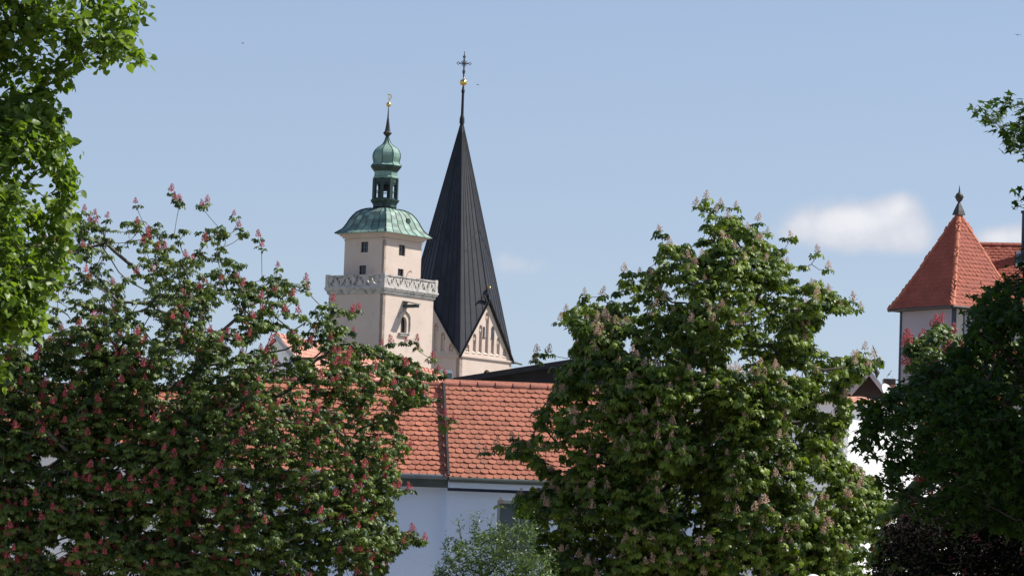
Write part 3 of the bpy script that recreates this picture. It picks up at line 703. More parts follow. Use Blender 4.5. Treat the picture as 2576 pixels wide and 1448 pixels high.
# white house to the right, seen round the chestnut
def white_house():
    c = at(2125, 1010, 100); C = Vector((c.x, c.y, 0)); zt = c.z
    root = thing('white_house', 'white house with flat red eaves line, half hidden behind the white chestnut', 'house', C + ex*3 + ey*2.5)
    w = MB(); w.panel(C, ex, Z, -ey, rect(0, 0, 6, zt), [], .2); w.panel(C, ey, Z, -ex, rect(0, 0, 5, zt), [], .2); w.box(C + ex*.2 + ey*.2, ex*5.8, ey*4.8, Z*zt); w.build('wall', M['wall_white'], root)
    r = MB(); o = .25; zz = zt; a = C - ex*o - ey*o; mid0 = C + ex*3 + ey*1.5 + Z*(zt+.35); mid1 = C + ex*3 + ey*3.5 + Z*(zt+.35)
    p = [a + Z*zz, a + ex*(6+2*o) + Z*zz, a + ex*(6+2*o) + ey*(5+2*o) + Z*zz, a + ey*(5+2*o) + Z*zz]
    p2 = [x + Z*.08 for x in p]
    r.add(p + p2 + [mid0, mid1], [(3,2,1,0), (0,1,5,4), (1,2,6,5), (2,3,7,6), (3,0,4,7), (4,5,8), (5,6,9,8), (6,7,9), (7,4,8,9)])
    r.build('roof', M['tile_far'], root)
    # lean-to with grey felt roof
    l0 = at(2030, 1232, 98); LC = Vector((l0.x, l0.y, 0))
    rt = thing('lean_to', 'low shed with grey felt roof at the foot of the white house', 'shed', LC)
    X = Vector((1, 0, 0)); Yv = Vector((0, 1, 0)); w = MB(); w.box(LC + X*.1 + Yv*.1, X*1.1, Yv*1.2, Z*(l0.z-.02)); w.build('wall', M['wall_white'], rt)
    w = MB(); q = [LC + Z*l0.z - X*.1, LC + X*1.3 + Z*l0.z, LC + X*1.3 + Yv*1.4 + Z*(l0.z+.34), LC - X*.1 + Yv*1.4 + Z*(l0.z+.34)]; w.add(q + [p - Z*.06 for p in q], [(0,1,2,3), (7,6,5,4), (0,4,5,1), (1,5,6,2), (2,6,7,3), (3,7,4,0)]); w.build('roof', M['grey_roof'], rt)
    # small gabled building with pale bargeboards
    ap = at(2184, 929, 108); root = thing('gabled_outbuilding', 'small dark gable with pale bargeboards between chestnut and turret', 'outbuilding', Vector((ap.x, ap.y, 0)))
    px = 108/F; hw = 42*px; rz = 56*px; Nn = Vector((0, -1, 0)); Pz = Vector((ap.x, ap.y, 0))
    w = MB(); w.panel(Pz - X*hw, X, Z, Nn, [(0, 0), (2*hw, 0), (2*hw, ap.z-rz-.1), (hw, ap.z-.1), (0, ap.z-rz-.1)], [], 3.0); w.build('wall', M['board_black'], root)
    rf = MB(); bb = MB()
    for s_ in (-1, 1):
        e = ap.copy(); l = e + X*s_*(hw+.1) - Z*(rz*1.1)
        rf.add([e + Nn*.3, l + Nn*.3, l - Nn*3.2, e - Nn*3.2, e + Nn*.3 - Z*.06, l + Nn*.3 - Z*.06, l - Nn*3.2 - Z*.06, e - Nn*3.2 - Z*.06], [(0,1,2,3), (4,7,6,5), (0,4,5,1), (1,5,6,2), (2,6,7,3), (3,7,4,0)])
        v = (l-e).normalized(); nn = v.cross(Vector((0, 1, 0))); nn = nn if nn.z < 0 else -nn
        bb.box(e + Nn*.34, v*(l-e).length, nn*.12, Vector((0, .035, 0)))
    rf.build('roof', M['tile_far'], root); bb.build('bargeboards', M['zinc'], root)
    # brick chimney
    c = at(2222, 1000, 109); k = 109/F; root = thing('chimney', 'short brick chimney with dark cap beside the turret house corner', 'chimney', Vector((c.x, c.y, 0)))
    h = 34*k; w = MB(); w.box(Vector((c.x, c.y, 0)) + X*2*k, X*26*k, Yv*.35, Z*(c.z + h)); w.build('stack', M['brick'], root)
    w = MB(); w.box(Vector((c.x, c.y, c.z + h)) - Yv*.03, X*30*k, Yv*.41, Z*.16); w.build('cap', M['lead_dark'], root)
    # satellite dish
    c = at(2235, 984, 103); k = 103/F; root = thing('satellite_dish', 'round white satellite dish in front of the brick chimney', 'satellite dish', c - Z*.4)
    ax = Vector((.62, -.62, .48)).normalized(); s_ = ax.cross(Z).normalized(); t_ = s_.cross(ax); w = MB(); rings = []
    for i in range(6):
        r = 21*k*i/5; kk = len(w.v); w.v += [c + ax*(-.07 + .07*(i/5)**2) + (s_*math.cos(2*math.pi*j/28) + t_*math.sin(2*math.pi*j/28)*1.12)*max(r, .001) for j in range(28)]
        if i: w.f += [(kk-28+j, kk-28+(j+1) % 28, kk+(j+1) % 28, kk+j) for j in range(28)]
    dd = w.build('reflector', M['white_plastic'], root, True)
    w = MB(); w.tube([c - ax*.08, c - ax*.2 - Z*.1, c - ax*.2 - Z*.75], .022, 6); w.build('mount', M['metal_grey'], root)
    w = MB(); w.tube([c - t_*.2, c - t_*.14 + ax*.25], .012, 5); w.lathe(c - t_*.12 + ax*.26 - Z*.03, [(.03, 0), (.03, .06)], 8); w.build('receiver_arm', M['metal_grey'], root)
white_house()

# ------------------------------------------------------------------ turret house
def turret_house():
    Y = 130.0; e1, e2 = dirs(54.5); c = at(2397, 766, Y); s = 3.15; o = .28
    E = Vector((c.x, c.y, 0)); z0 = c.z; ctr = E + e1*s/2 + e2*s/2
    root = thing('turret_house', 'house with steep red tiled corner turret and dark ball finial', 'house', ctr)
    zA = zat(2414, 533, Y + 2.2)
    # turret walls, cladded corners
    C = E + e1*o + e2*o; a = s - 2*o; w = MB(); zt = z0 + .02
    w.panel(C, e2, Z, -e1, rect(0, 0, a, zt), [], .15); w.box(C + e1*.15, e1*(a-.15), e2*a, Z*zt)
    w.build('turret_wall', M['wall_grey'], root)
    w = MB(); w.panel(C - e2*.004 + e1*.02, e1, Z, -e2, rect(.05, 0, 6.6, zt-.02), [rect(.42, zt-1.9, .98, zt-.15), rect(1.12, zt-1.9, 1.65, zt-.15)], .12); w.build('side_wall', M['wall_beige'], root)
    for x in (.42, 1.12): window(root, C + e1*.02 - e2*.004, e1, -e2, x, zt-1.9, .54, 1.75, .12, (0, 1), 'metal_blue', 'glass_dark', .05)
    w = MB()
    for (p, t) in ((C, 0), (C + e2*a, 1)): w.box(p - e1*.03 - e2*(.035 if t == 0 else .04), e1*.14, e2*.075, Z*(zt-.02))
    w.box(C + e1*(a+.05) - e2*.05, e1*.06, e2*.05, Z*(zt-.02)); w.build('corner_trim', M['metal_blue'], root)
    # flared pyramid roof
    A = Vector((ctr.x, ctr.y, zA)); H = zA - z0; rf = MB(); hips = MB(); k = .20
    half = s/2; zk = z0 + H*.17; hk = half*.80
    cs = [(-1, -1), (1, -1), (1, 1), (-1, 1)]
    P = lambda sx, sy, h, z: ctr + e1*sx*h + e2*sy*h + Z*z
    for i in range(4):
        a1, a2 = cs[i], cs[(i+1) % 4]
        p0, p1 = P(*a1, half, z0), P(*a2, half, z0); q0, q1 = P(*a1, hk, zk), P(*a2, hk, zk)
        rf.add([p0, p1, q1, q0, A], [(0,1,2,3), (3,2,4)])
        if i in (0, 3):
            U = (p1-p0).normalized(); m0, m1 = (p0+p1)/2, (q0+q1)/2; V = (m1-m0).normalized(); Nn = U.cross(V); Nn = Nn if Nn.dot(m0-ctr) > 0 else -Nn
            L1 = (m1-m0).length; tiles(rf, m0, U, V, Nn, -half, half, -.03, L1-.04, lambda u, v: abs(u) < half - (half-hk)*v/L1 + .03, .18, .155, 20+i, .043, .036)
            V2 = (A-m1).normalized(); N2 = U.cross(V2); N2 = N2 if N2.dot(m0-ctr) > 0 else -N2; L2 = (A-m1).length
            tiles(rf, m1, U, V2, N2, -hk, hk, -.03, L2, lambda u, v: abs(u) < hk*(1-v/L2) + .02, .18, .155, 30+i, .043, .036)
    for i in range(4):
        p, q = P(*cs[i], half, z0), P(*cs[i], hk, zk); up = (p-ctr); up.z = 0; up = up.normalized() + Z*.8
        ridge(hips, p - (q-p)*.02, q, up, .085, .36, i); ridge(hips, q, q.lerp(A, .97), up, .08, .36, i+5)
    ro = rf.build('roof', M['tile_turret'], root); hips.build('hip_tiles', M['ridge_orange'], ro)
    so_ = MB(); so_.box(P(-1, -1, half, z0-.09) + e1*.02 + e2*.02, e1*(s-.04), e2*(s-.04), Z*.07); so_.build('eaves', M['wood_dark'], root)
    g_ = MB(); p = P(-1, -1, half, z0-.06); g_.tube([p - e2*.05 - e1*.05, p - e2*.05 + e1*(s+.2)], .05, 8); g_.tube([p - e1*.05, p - e1*.05 + e2*s], .05, 8); g_.build('gutter', M['lead_dark'], root)
    # finial
    px = (Y+2.2)/F; FC = Vector((ctr.x, ctr.y, 0)); zf = lambda y: zat(2414, y, Y+2.2)
    f = MB(); f.lathe(FC, [(17*px, zf(541)), (13*px, zf(530)), (6.5*px, zf(516)), (3*px, zf(509)), (2.2*px, zf(507))], 4, math.radians(90-54.5)+math.pi/4)
    f.lathe(FC, [(2.2*px, zf(509)), (6*px, zf(506)), (9.5*px, zf(500)), (10.3*px, zf(496.5)), (12.2*px, zf(495.8)), (12.2*px, zf(494.6)), (9.8*px, zf(494)), (9*px, zf(490)), (6*px, zf(486)), (2.6*px, zf(484)), (1.8*px, zf(478)), (.3*px, zf(466))], 18)
    f.build('finial', M['lead_dark'], root)
    # main house roof behind, ridge across the view
    R0 = at(2440, 615, Y+4.2); R1 = at(2900, 630, Y+3.2); U = (R1-R0); U.z = 0; U.normalize(); L_ = (R1-R0).length
    n_ = Vector((U.y, -U.x, 0)); rise = R0.z - z0 + .1; run = rise/1.05
    Ee = R0 + n_*run - Z*rise; V = (R0-Ee).normalized(); Nn = U.cross(V); Nn = Nn if Nn.z > 0 else -Nn
    rf = MB(); rf.add([Ee, Ee + U*L_, R0 + U*L_, R0], [(0,1,2,3)]); Bk = R0 - n_*run - Z*rise; rf.add([R0 - Z*.003, R0 + U*L_ - Z*.003, Bk + U*L_, Bk], [(0,1,2,3)])
    rf.add([Ee, R0, Bk], [(0,1,2)])
    tiles(rf, Ee, U, V, Nn, 0, L_, .0, (R0-Ee).length-.04, None, .18, .155, 77)
    mr_ = rf.build('main_roof', M['tile_turret'], root); rg = MB(); ridge(rg, R0, R0 + U*L_, Z, .1, .38, 8); rg.build('ridge_tiles', M['tile_turret'], mr_)
    w = MB(); G = Vector((Ee.x, Ee.y, 0)) - n_*.4; w.box(G + U*1.2, U*(L_-1.4), -n_*(2*run-.8), Z*(Ee.z+.1)); w.build('main_wall', M['wall_beige'], root)
    q = MB(); q.tube([Ee + n_*.05 - Z*.04, Ee + n_*.05 - Z*.04 + U*L_], .055, 8); q.build('gutter', M['lead_dark'], root)
    vf = MB(); a_ = at(2506, 712, Y+1.5); b_ = at(2566, 722, Y+1.9); vf.tube([rayplane(2506, 713, Ee, Nn) + Nn*.05, rayplane(2566, 724, Ee, Nn) + Nn*.05], .05, 6); vf.build('valley_ridge', M['ridge_orange'], mr_)
    # dark blue flue pipe through the roof
    fp = rayplane(2580, 652, Ee, Nn); fl = MB(); rr_ = 12*px
    top = zat(2580, 527, Y+3); fl.lathe(Vector((fp.x, fp.y, 0)), [(rr_*1.0, fp.z-.3), (rr_, top-.08), (rr_*1.25, top-.08), (rr_*1.25, top), (rr_*.7, top+.01)], 16); fl.build('flue', M['metal_blue'], root)
    fl = MB(); fl.box(fp - U*.32 - V*.45 + Nn*.0, U*.64, V*.8, Nn*.07); fl.build('flashing', M['metal_grey'], root)
turret_house()

# ------------------------------------------------------------------ small things
c = at(2045, 1465, 70); root = thing('street_lamp', 'street lamp with white globe at the bottom edge of the picture', 'street lamp', (c.x, c.y, 0))
w = MB(); w.lathe((c.x, c.y, 0), [(.09, 0), (.08, .4), (.045, .5), (.04, c.z-.2), (.08, c.z-.16)], 12); w.build('post', M['metal_green'], root)
w = MB(); r = .158; w.lathe((c.x, c.y, c.z), [(r*math.sin(math.pi*i/16), -r*math.cos(math.pi*i/16)) for i in range(17)], 24); w.build('globe', M['globe'], root, True)
c = at(2206, 938, 79); k = 79/F; root = thing('pendant_lamp', 'small dark cone lamp hanging on a thin cord beside the white chestnut', 'lamp', c)
w = MB(); w.lathe(c, [(.01, -12*k), (3.5*k, -7*k), (6.8*k, .5*k), (7.2*k, 1.5*k), (5.5*k, 6*k), (2*k, 9*k), (.6*k, 10*k)], 14); w.build('shade', M['lead_dark'], root)
w = MB(); w.tube([c + Z*9*k, c + Z*.3 - Vector((.0, 0, 0)), c + Z*.55 - Vector((.1, 0, 0))], .008, 4); w.build('cord', M['iron'], root)
for (x, y, Y, sc, rz, lab) in ((611, 109, 150, .13, 1.2, 'tiny dark bird high in the blue sky at upper left'), (1202, 213, 160, .13, 1.3, 'tiny dark bird in flight right of the spire cross'), (2560, 88, 120, .16, .2, 'small bird with spread wings near the top right corner')):
    c = at(x, y, Y); b = MB(); dx = Vector((math.cos(rz), math.sin(rz), 0)); dy = Vector((-math.sin(rz), math.cos(rz), 0))
    b.tube([c - dy*.11*sc/.3, c - dy*.06*sc/.3, c, c + dy*.08*sc/.3, c + dy*.13*sc/.3], [.008, .025*sc/.3, .032*sc/.3, .02*sc/.3, .004], 8)
    for s_ in (-1, 1): b.add([c - dy*.04*sc, c + dx*s_*.45*sc + Z*.12*sc + dy*.05*sc, c + dx*s_*sc*.9 - Z*.12*sc + dy*.2*sc, c + dx*s_*.4*sc + dy*.2*sc + Z*.1*sc, c + dy*.2*sc], [(0,1,3,4), (1,2,3)])
    o = b.build('bird', M['bird']); o['label'] = lab; o['category'] = 'bird'; o['group'] = 'birds in the sky'

# ------------------------------------------------------------------ trees
def in_poly(P, x, y):
    r = np.zeros(len(x), bool); n = len(P); j = n-1
    for i in range(n):
        xi, yi = P[i]; xj, yj = P[j]
        c = ((yi > y) != (yj > y)) & (x < (xj-xi)*(y-yi)/((yj-yi) or 1e-9) + xi); r ^= c; j = i
    return r
def edge_dist(P, x, y):
    d = np.full(len(x), 1e9); n = len(P)
    for i in range(n):
        ax, ay = P[i]; bx, by = P[(i+1) % n]; vx, vy = bx-ax, by-ay
        t = np.clip(((x-ax)*vx + (y-ay)*vy)/(vx*vx+vy*vy+1e-9), 0, 1)
        d = np.minimum(d, np.hypot(x-ax-t*vx, y-ay-t*vy))
    return d

def leaf_tpl(kind):
    """returns list of (verts, tris) variants; x across, y along, z up; unit length"""
    out = []
    rs = np.random.default_rng(5)
    if kind == 'chestnut':
        for var in range(4):
            V = []; T = []
            angs = [-105, -65, -32, 0, 32, 65, 105] if var % 2 == 0 else [-90, -48, 0, 48, 90]
            for a in angs:
                a = math.radians(a + rs.uniform(-6, 6)); l = (1.0 - .28*abs(a)/1.8)*rs.uniform(.85, 1.08); wd_ = .20*l; dr = rs.uniform(.25, .6)*l
                dx, dy = math.sin(a), math.cos(a); k = len(V)
                pt = lambda t, sd, z: (dx*t + dy*sd, dy*t - dx*sd, z)
                V += [pt(0, 0, 0), pt(.38*l, -wd_*.72, -.08*dr+.03), pt(.36*l, 0, -.02), pt(.38*l, wd_*.72, -.08*dr+.03), pt(.68*l, -wd_, -.42*dr), pt(.68*l, 0, -.46*dr), pt(.68*l, wd_, -.42*dr), pt(l*.93, 0, -dr)]
                T += [(k, k+1, k+2), (k, k+2, k+3), (k+1, k+4, k+5), (k+1, k+5, k+2), (k+2, k+5, k+6), (k+2, k+6, k+3), (k+4, k+7, k+5), (k+5, k+7, k+6)]
            out.append((np.array(V), np.array(T)))
    elif kind == 'heart':
        for var in range(3):
            f = rs.uniform(.05, .2); dr = rs.uniform(.0, .3)
            V = [(0, 0, 0), (-.34, -.06, f), (-.50, .28, f), (-.36, .66, f*.6-dr*.4), (0, 1.05, -dr), (.36, .66, f*.6-dr*.4), (.50, .28, f), (.34, -.06, f), (0, .4, -.03)]
            T = [(0,1,8), (1,2,8), (2,3,8), (3,4,8), (4,5,8), (5,6,8), (6,7,8), (7,0,8)]
            out.append((np.array(V), np.array(T)))
    elif kind == 'maple':
        for var in range(3):
            f = rs.uniform(-.05, .1); dr = rs.uniform(.05, .25)
            V = [(0, 0, 0), (-.32, -.1, f), (-.28, .12, f), (-.62, .42, f-dr*.5), (-.24, .45, f), (-.16, .58, 0), (0, 1.05, -dr), (.16, .58, 0), (.24, .45, f), (.62, .42, f-dr*.5), (.28, .12, f), (.32, -.1, f), (0, .35, -.03)]
            T = [(i, i+1, 12) for i in range(11)] + [(11, 0, 12)]
            out.append((np.array(V), np.array(T)))
    else:
        for var in range(3):
            f = rs.uniform(.03, .12); dr = rs.uniform(-.05, .25)
            V = [(0, 0, 0), (-.24, .45, f), (0, .45, -.02), (.24, .45, f), (0, 1, -dr)]
            T = [(0,1,2), (0,2,3), (1,4,2), (2,4,3)]
            out.append((np.array(V), np.array(T)))
    return out

def leaves_mesh(name, kind, base, axis, nrm, size, tone, mt, parent):
    """base,axis,nrm (n,3); one mesh, each leaf a few small faces"""
    tp = leaf_tpl(kind); n = len(base); which = RNG.integers(0, len(tp), n)
    axis = axis/np.linalg.norm(axis, axis=1, keepdims=True)
    side = np.cross(axis, nrm); side /= (np.linalg.norm(side, axis=1, keepdims=True)+1e-9); up = np.cross(side, axis)
    Vs, Fs, Ts, off = [], [], [], 0
    for i, (V, T) in enumerate(tp):
        m_ = which == i; k = m_.sum()
        if not k: continue
        P = base[m_][:, None, :] + size[m_][:, None, None]*(V[None, :, 0:1]*side[m_][:, None, :] + V[None, :, 1:2]*axis[m_][:, None, :] + V[None, :, 2:3]*up[m_][:, None, :])
        Vs.append(P.reshape(-1, 3)); F_ = T[None] + (np.arange(k)*len(V))[:, None, None] + off; Fs.append(F_.reshape(-1, 3)); off += k*len(V)
        Ts.append(np.repeat(tone[m_], len(V)))
    V = np.concatenate(Vs); F_ = np.concatenate(Fs); T = np.concatenate(Ts)
    V = V - np.array(OFF[parent.name])
    me = bpy.data.meshes.new(name); me.vertices.add(len(V)); me.vertices.foreach_set('co', V.astype(np.float32).ravel())
    me.loops.add(F_.size); me.loops.foreach_set('vertex_index', F_.astype(np.int32).ravel())
    me.polygons.add(len(F_)); me.polygons.foreach_set('loop_start', np.arange(0, F_.size, 3, dtype=np.int32)); me.polygons.foreach_set('loop_total', np.full(len(F_), 3, np.int32))
    me.update(calc_edges=True)
    at_ = me.attributes.new('tone', 'FLOAT', 'POINT'); at_.data.foreach_set('value', T.astype(np.float32))
    me.materials.append(mt)
    o = bpy.data.objects.new(name, me); COL.objects.link(o); o.parent = parent; OFF[o.name] = OFF[parent.name]
    return o

def panicle(name, kind, seed, mt):
    """upright flower spike: stalk with whorls of small petals, origin at its foot; unit height"""
    rs = np.random.default_rng(seed); b = MB(); b.tube([(0, 0, 0), (0, 0, .5), (.01, 0, 1)], [.03, .02, .01], 4)
    nfl = 46 if kind == 'white' else 54
    for i in range(nfl):
        t = (i+.5)/nfl; z = .14 + .84*t + rs.uniform(-.03, .03); R_ = (.30*(1-t)**.6 + .05)*rs.uniform(.35, 1.25); an = i*2.4 + rs.uniform(-.3, .3)
        c = Vector((R_*math.cos(an), R_*math.sin(an), z)); s = rs.uniform(.05, .085)*(1.15-.5*t)
        if kind == 'red': s *= 1.1
        a = Vector(rs.normal(size=3)).normalized(); d = a.orthogonal().normalized(); e = a.cross(d)
        b.add([c + a*s, c - a*s, c + d*s, c - d*s, c + e*s*.8, c - e*s*.8], [(0,2,4), (0,4,3), (0,3,5), (0,5,2), (1,4,2), (1,3,4), (1,5,3), (1,2,5)])
        if i % 3 == 0: b.tube([(0, 0, z-.05), tuple(c)], .012, 3, False)
    return b

def grow(tips, trunk, seed, droop=.0):
    """connect tips to a growing skeleton; returns list of nodes and parents"""
    rs = np.random.default_rng(seed)
    nodes = [np.array(p, float) for p in trunk]; par = [-1] + list(range(len(trunk)-1))
    root = nodes[len(trunk)//2]
    order = np.argsort(np.linalg.norm(tips - nodes[-1], axis=1))
    NP = np.zeros((len(trunk) + 3*len(tips) + 10, 3)); DP = np.zeros(len(NP)); n = len(nodes)
    for i, p in enumerate(nodes): NP[i] = p; DP[i] = 0 if i == 0 else DP[par[i]] + np.linalg.norm(p - nodes[par[i]])
    tipidx = []
    first = max(1, len(trunk)//3)
    for ti in order:
        t = tips[ti]; D = np.linalg.norm(NP[first:n] - t, axis=1) + .35*DP[first:n]*.35
        j = int(np.argmin(D)) + first; p0 = NP[j]; d = t - p0; ln = np.linalg.norm(d); prev = j
        k = 2 if ln > .9 else (1 if ln > .35 else 0)
        for s in range(1, k+1):
            f = s/(k+1); q = p0 + d*f + rs.normal(size=3)*ln*.06; q[2] += -.08*ln*math.sin(f*math.pi) + droop*ln*math.sin(f*math.pi)
            NP[n] = q; par.append(prev); DP[n] = DP[prev] + np.linalg.norm(q - NP[prev]); prev = n; n += 1
        NP[n] = t; par.append(prev); DP[n] = DP[prev] + np.linalg.norm(t - NP[prev]); tipidx.append((ti, n)); n += 1
    return NP[:n], par, tipidx

def branch_mesh(name, NP, par, ntr, mt, parent, r_tip=.006, r_max=.3, ex_=2.35, nmax=7, trunk_r=None):
    n = len(NP); w = np.zeros(n); kids = [0]*n
    for i in range(n-1, 0, -1):
        if kids[i] == 0: w[i] = r_tip**ex_
        w[par[i]] += w[i]; kids[par[i]] += 1
    R = np.minimum(w**(1/ex_), r_max); R[0] = R[1]*1.25
    b = MB(); tr = MB()
    tr.tube([Vector(NP[i]) for i in range(ntr)], [float(max(R[i], .05)) for i in range(ntr)], 12)
    for i in range(ntr, n):
        p = par[i]; b.tube([Vector(NP[p]), Vector(NP[i])], [float(min(R[p], R[i]*1.35)), float(R[i])], 6 if R[i] > .03 else 4 if R[i] > .012 else 3, False)
    t = tr.build('trunk', mt, parent, True); b.build('branches', mt, parent, True); return R

def sample_crown(poly, Y, Tm, Rpx, n, seed, dens=None, shell=.6, voids=.3, nscale=.8, front=.5, inset=0):
    rs = np.random.default_rng(seed); P = np.array(poly); lo, hi = P.min(0), P.max(0); out = []
    while len(out) < n:
        m_ = 4000; x = rs.uniform(lo[0], hi[0], m_); y = rs.uniform(lo[1], hi[1], m_); ok = in_poly(poly, x, y)
        x, y = x[ok], y[ok]; d = edge_dist(poly, x, y); kp = d > inset; x, y, d = x[kp], y[kp], d[kp]; q = np.clip(d/Rpx, 0, 1); T = Tm*np.sqrt(1-(1-q)**2) + .12
        u = rs.uniform(0, 1, len(x)); sh = rs.uniform(0, 1, len(x)) < shell
        rr = np.where(sh, rs.uniform(.62, 1, len(x)), rs.uniform(0, 1, len(x))); sg = np.where(u < .5 + front*.5, -1, 1)
        for a, b, c, q_, s1 in zip(x, y, T*rr*sg, rr, sg):
            if dens is not None and rs.uniform() > dens(a, b): continue
            p = at(a, b, Y + c)
            v = noise.noise(Vector((p.x*nscale + seed*7.3, p.y*nscale, p.z*nscale*1.08)))
            vd = voids if np.isscalar(voids) else np.interp(b, voids[0], voids[1])
            if v < -vd*.0 - .55 + vd + rs.uniform(-.06, .06): continue
            out.append((p.x, p.y, p.z, 2.2 if (q_ > .7 and s1 < 0) else .3))
            if len(out) >= n: break
    return np.array(out)

def unit(v): return v/(np.linalg.norm(v, axis=-1, keepdims=True)+1e-9)

def chestnut_tree(spec):
    Y = spec['Y']; c = at(*spec['base'], Y); gx, gy = c.x, c.y
    root = thing(spec['name'], spec['label'], 'tree', (gx, gy, 0))
    tips = sample_crown(spec['poly'], Y, spec['T'], spec['R'], spec['n'], spec['seed'], spec.get('dens'), spec.get('shell', .6), spec.get('voids', .3), .95, spec.get('front', .5), spec.get('inset', 12))
    ext = [tuple(at(x, y, Y + dy)) for x, y, dy in spec.get('extra', [])]
    wt = np.concatenate([tips[:, 3], np.ones(len(ext))]); tips = np.concatenate([tips[:, :3], np.array(ext)]) if ext else tips[:, :3]
    top = at(*spec['top'], Y); tr = [(gx, gy, 0)] + [tuple(Vector((gx, gy, 0)).lerp(top, t) + Vector((random.uniform(-.12, .12), random.uniform(-.12, .12), 0))) for t in (.12, .22, .32, .45, .6, .75, .88, 1)]
    NP, par, ti = grow(tips, tr, spec['seed'])
    branch_mesh('x', NP, par, len(tr), M[spec['bark']], root, .0065, .22)
    rs = np.random.default_rng(spec['seed']+1); B, A_, N_, S_, T_ = [], [], [], [], []
    fl = []; ne = len(ext); nt_ = len(tips)
    for t_i, ni in ti:
        p = NP[ni]; dv = unit(p - NP[par[ni]]); k = rs.integers(4, 7); a0 = rs.uniform(0, 6.28); ct = rs.uniform(0, .6)
        for j in range(k):
            an = a0 + 6.283*j/k + rs.uniform(-.35, .35); h = np.array([math.cos(an), math.sin(an), 0]); pet = rs.uniform(.07, .15)*spec['ls']/.15
            st = unit(h*1.0 + dv*.25 + np.array([0, 0, rs.uniform(-.15, .55)])); bp = p + st*pet - dv*rs.uniform(0, .08)
            dr = rs.uniform(-1.7, .05); ax = unit(h + np.array([0, 0, dr])); B.append(bp); A_.append(ax); N_.append(unit(np.array([0, 0, 1.0]) + h*.45 + rs.normal(size=3)*.38)); S_.append(spec['ls']*rs.uniform(.7, 1.2)); T_.append(np.clip(ct + rs.uniform(-.15, .4), 0, 1))
        isx = t_i >= nt_ - ne
        fn_ = noise.noise(Vector(p)*1.7)
        if isx or rs.uniform() < spec['flower']*wt[t_i]*max(.15, 1 + 2.6*fn_): fl.append((p + np.array([0, 0, .02]), isx))
    leaves_mesh('leaves', 'chestnut', np.array(B), np.array(A_), np.array(N_), np.array(S_), np.array(T_), M[spec['leaf']], root)
    if fl:
        protos = [panicle('flower_spike', spec['fk'], s, None) for s in range(3)]
        fm = M['flower_'+spec['fk']]; fl.sort(key=lambda q: (not q[1], q[0][1])); first = []
        cut = fl[:100]; rest = fl[100:]; keep = []
        off = OFF[root.name]
        # the hundred nearest as parts, the others as one part
        for i, (p, _) in enumerate(cut):
            if i < 3:
                o = protos[i].build('flower_spike', fm, None); first.append(o)
            else:
                o = first[i % 3].copy(); COL.objects.link(o)
            o.parent = root; o.location = Vector(p) - off; s = spec['fh']*rs.uniform(.75, 1.2); o.scale = (s*rs.uniform(.85, 1.15), s, s); o.rotation_euler = (rs.uniform(-.25, .25), rs.uniform(-.25, .25), rs.uniform(0, 6))
        if rest:
            Vp, Fp = [], []; k0 = 0
            pa = [(np.array([tuple(v) for v in q.v]), q.f) for q in protos]
            for i, (p, _) in enumerate(rest):
                V, F_ = pa[i % 3]; s = spec['fh']*rs.uniform(.7, 1.15); a = rs.uniform(0, 6.28); R2 = np.array([[math.cos(a), -math.sin(a), rs.uniform(-.25, .25)], [math.sin(a), math.cos(a), rs.uniform(-.25, .25)], [0, 0, 1]])
                Vp.append(V @ R2.T * s + p - np.array(off)); Fp += [tuple(j + k0 for j in f) for f in F_]; k0 += len(V)
            me = bpy.data.meshes.new('flower_spikes'); me.from_pydata(np.concatenate(Vp).tolist(), [], Fp); me.materials.append(fm)
            o = bpy.data.objects.new('flower_spikes', me); COL.objects.link(o); o.parent = root; o['kind'] = 'stuff'
    return root

def leafy_tree(spec):
    Y = spec['Y']; c = at(*spec['base'], Y); gx, gy = c.x, c.y
    root = thing(spec['name'], spec['label'], spec.get('cat', 'tree'), (gx, gy, 0)); tl = []
    for (poly, n, T, R_) in spec['polys']: tl.append(sample_crown(poly, Y, T, R_, n, spec['seed']+len(tl), None, spec.get('shell', .6), spec.get('voids', .35), spec.get('ns', .8), spec.get('front', .5))[:, :3])
    ext = [tuple(at(x, y, Y + dy)) for x, y, dy in spec.get('extra', [])]
    if ext: tl.append(np.array(ext))
    tips = np.concatenate(tl)
    top = at(*spec['top'], Y); tr = [(gx, gy, 0)] + [tuple(Vector((gx, gy, 0)).lerp(top, t)) for t in (.12, .25, .4, .55, .7, .85, 1)]
    NP, par, ti = grow(tips, tr, spec['seed']); branch_mesh('x', NP, par, len(tr), M[spec['bark']], root, spec.get('rt', .004), spec.get('rm', .22))
    rs = np.random.default_rng(spec['seed']+1); B, A_, N_, S_, T_ = [], [], [], [], []
    ls = spec['ls']; sp = spec['spread']
    for t_i, ni in ti:
        p = NP[ni]; dv = unit(p - NP[par[ni]]); ct = rs.uniform(0, .6); k = rs.integers(*spec['k'])
        for j in range(k):
            q = p - dv*rs.uniform(0, 1)*sp*1.6 + rs.normal(size=3)*sp*.35; h = unit(rs.normal(size=3)*np.array([1, 1, .45]) + dv*.6)
            ax = unit(h + np.array([0, 0, rs.uniform(*spec['droop'])])); B.append(q + h*ls*.3); A_.append(ax)
            N_.append(unit(np.array([.35, -.25, spec.get('upn', 1.0)]) + rs.normal(size=3)*spec.get('nj', .5))); S_.append(ls*rs.uniform(.6, 1.25)); T_.append(np.clip(ct + rs.uniform(-.15, .4), 0, 1))
    leaves_mesh('leaves', spec['lk'], np.array(B), np.array(A_), np.array(N_), np.array(S_), np.array(T_), M[spec['leaf']], root)
    return root

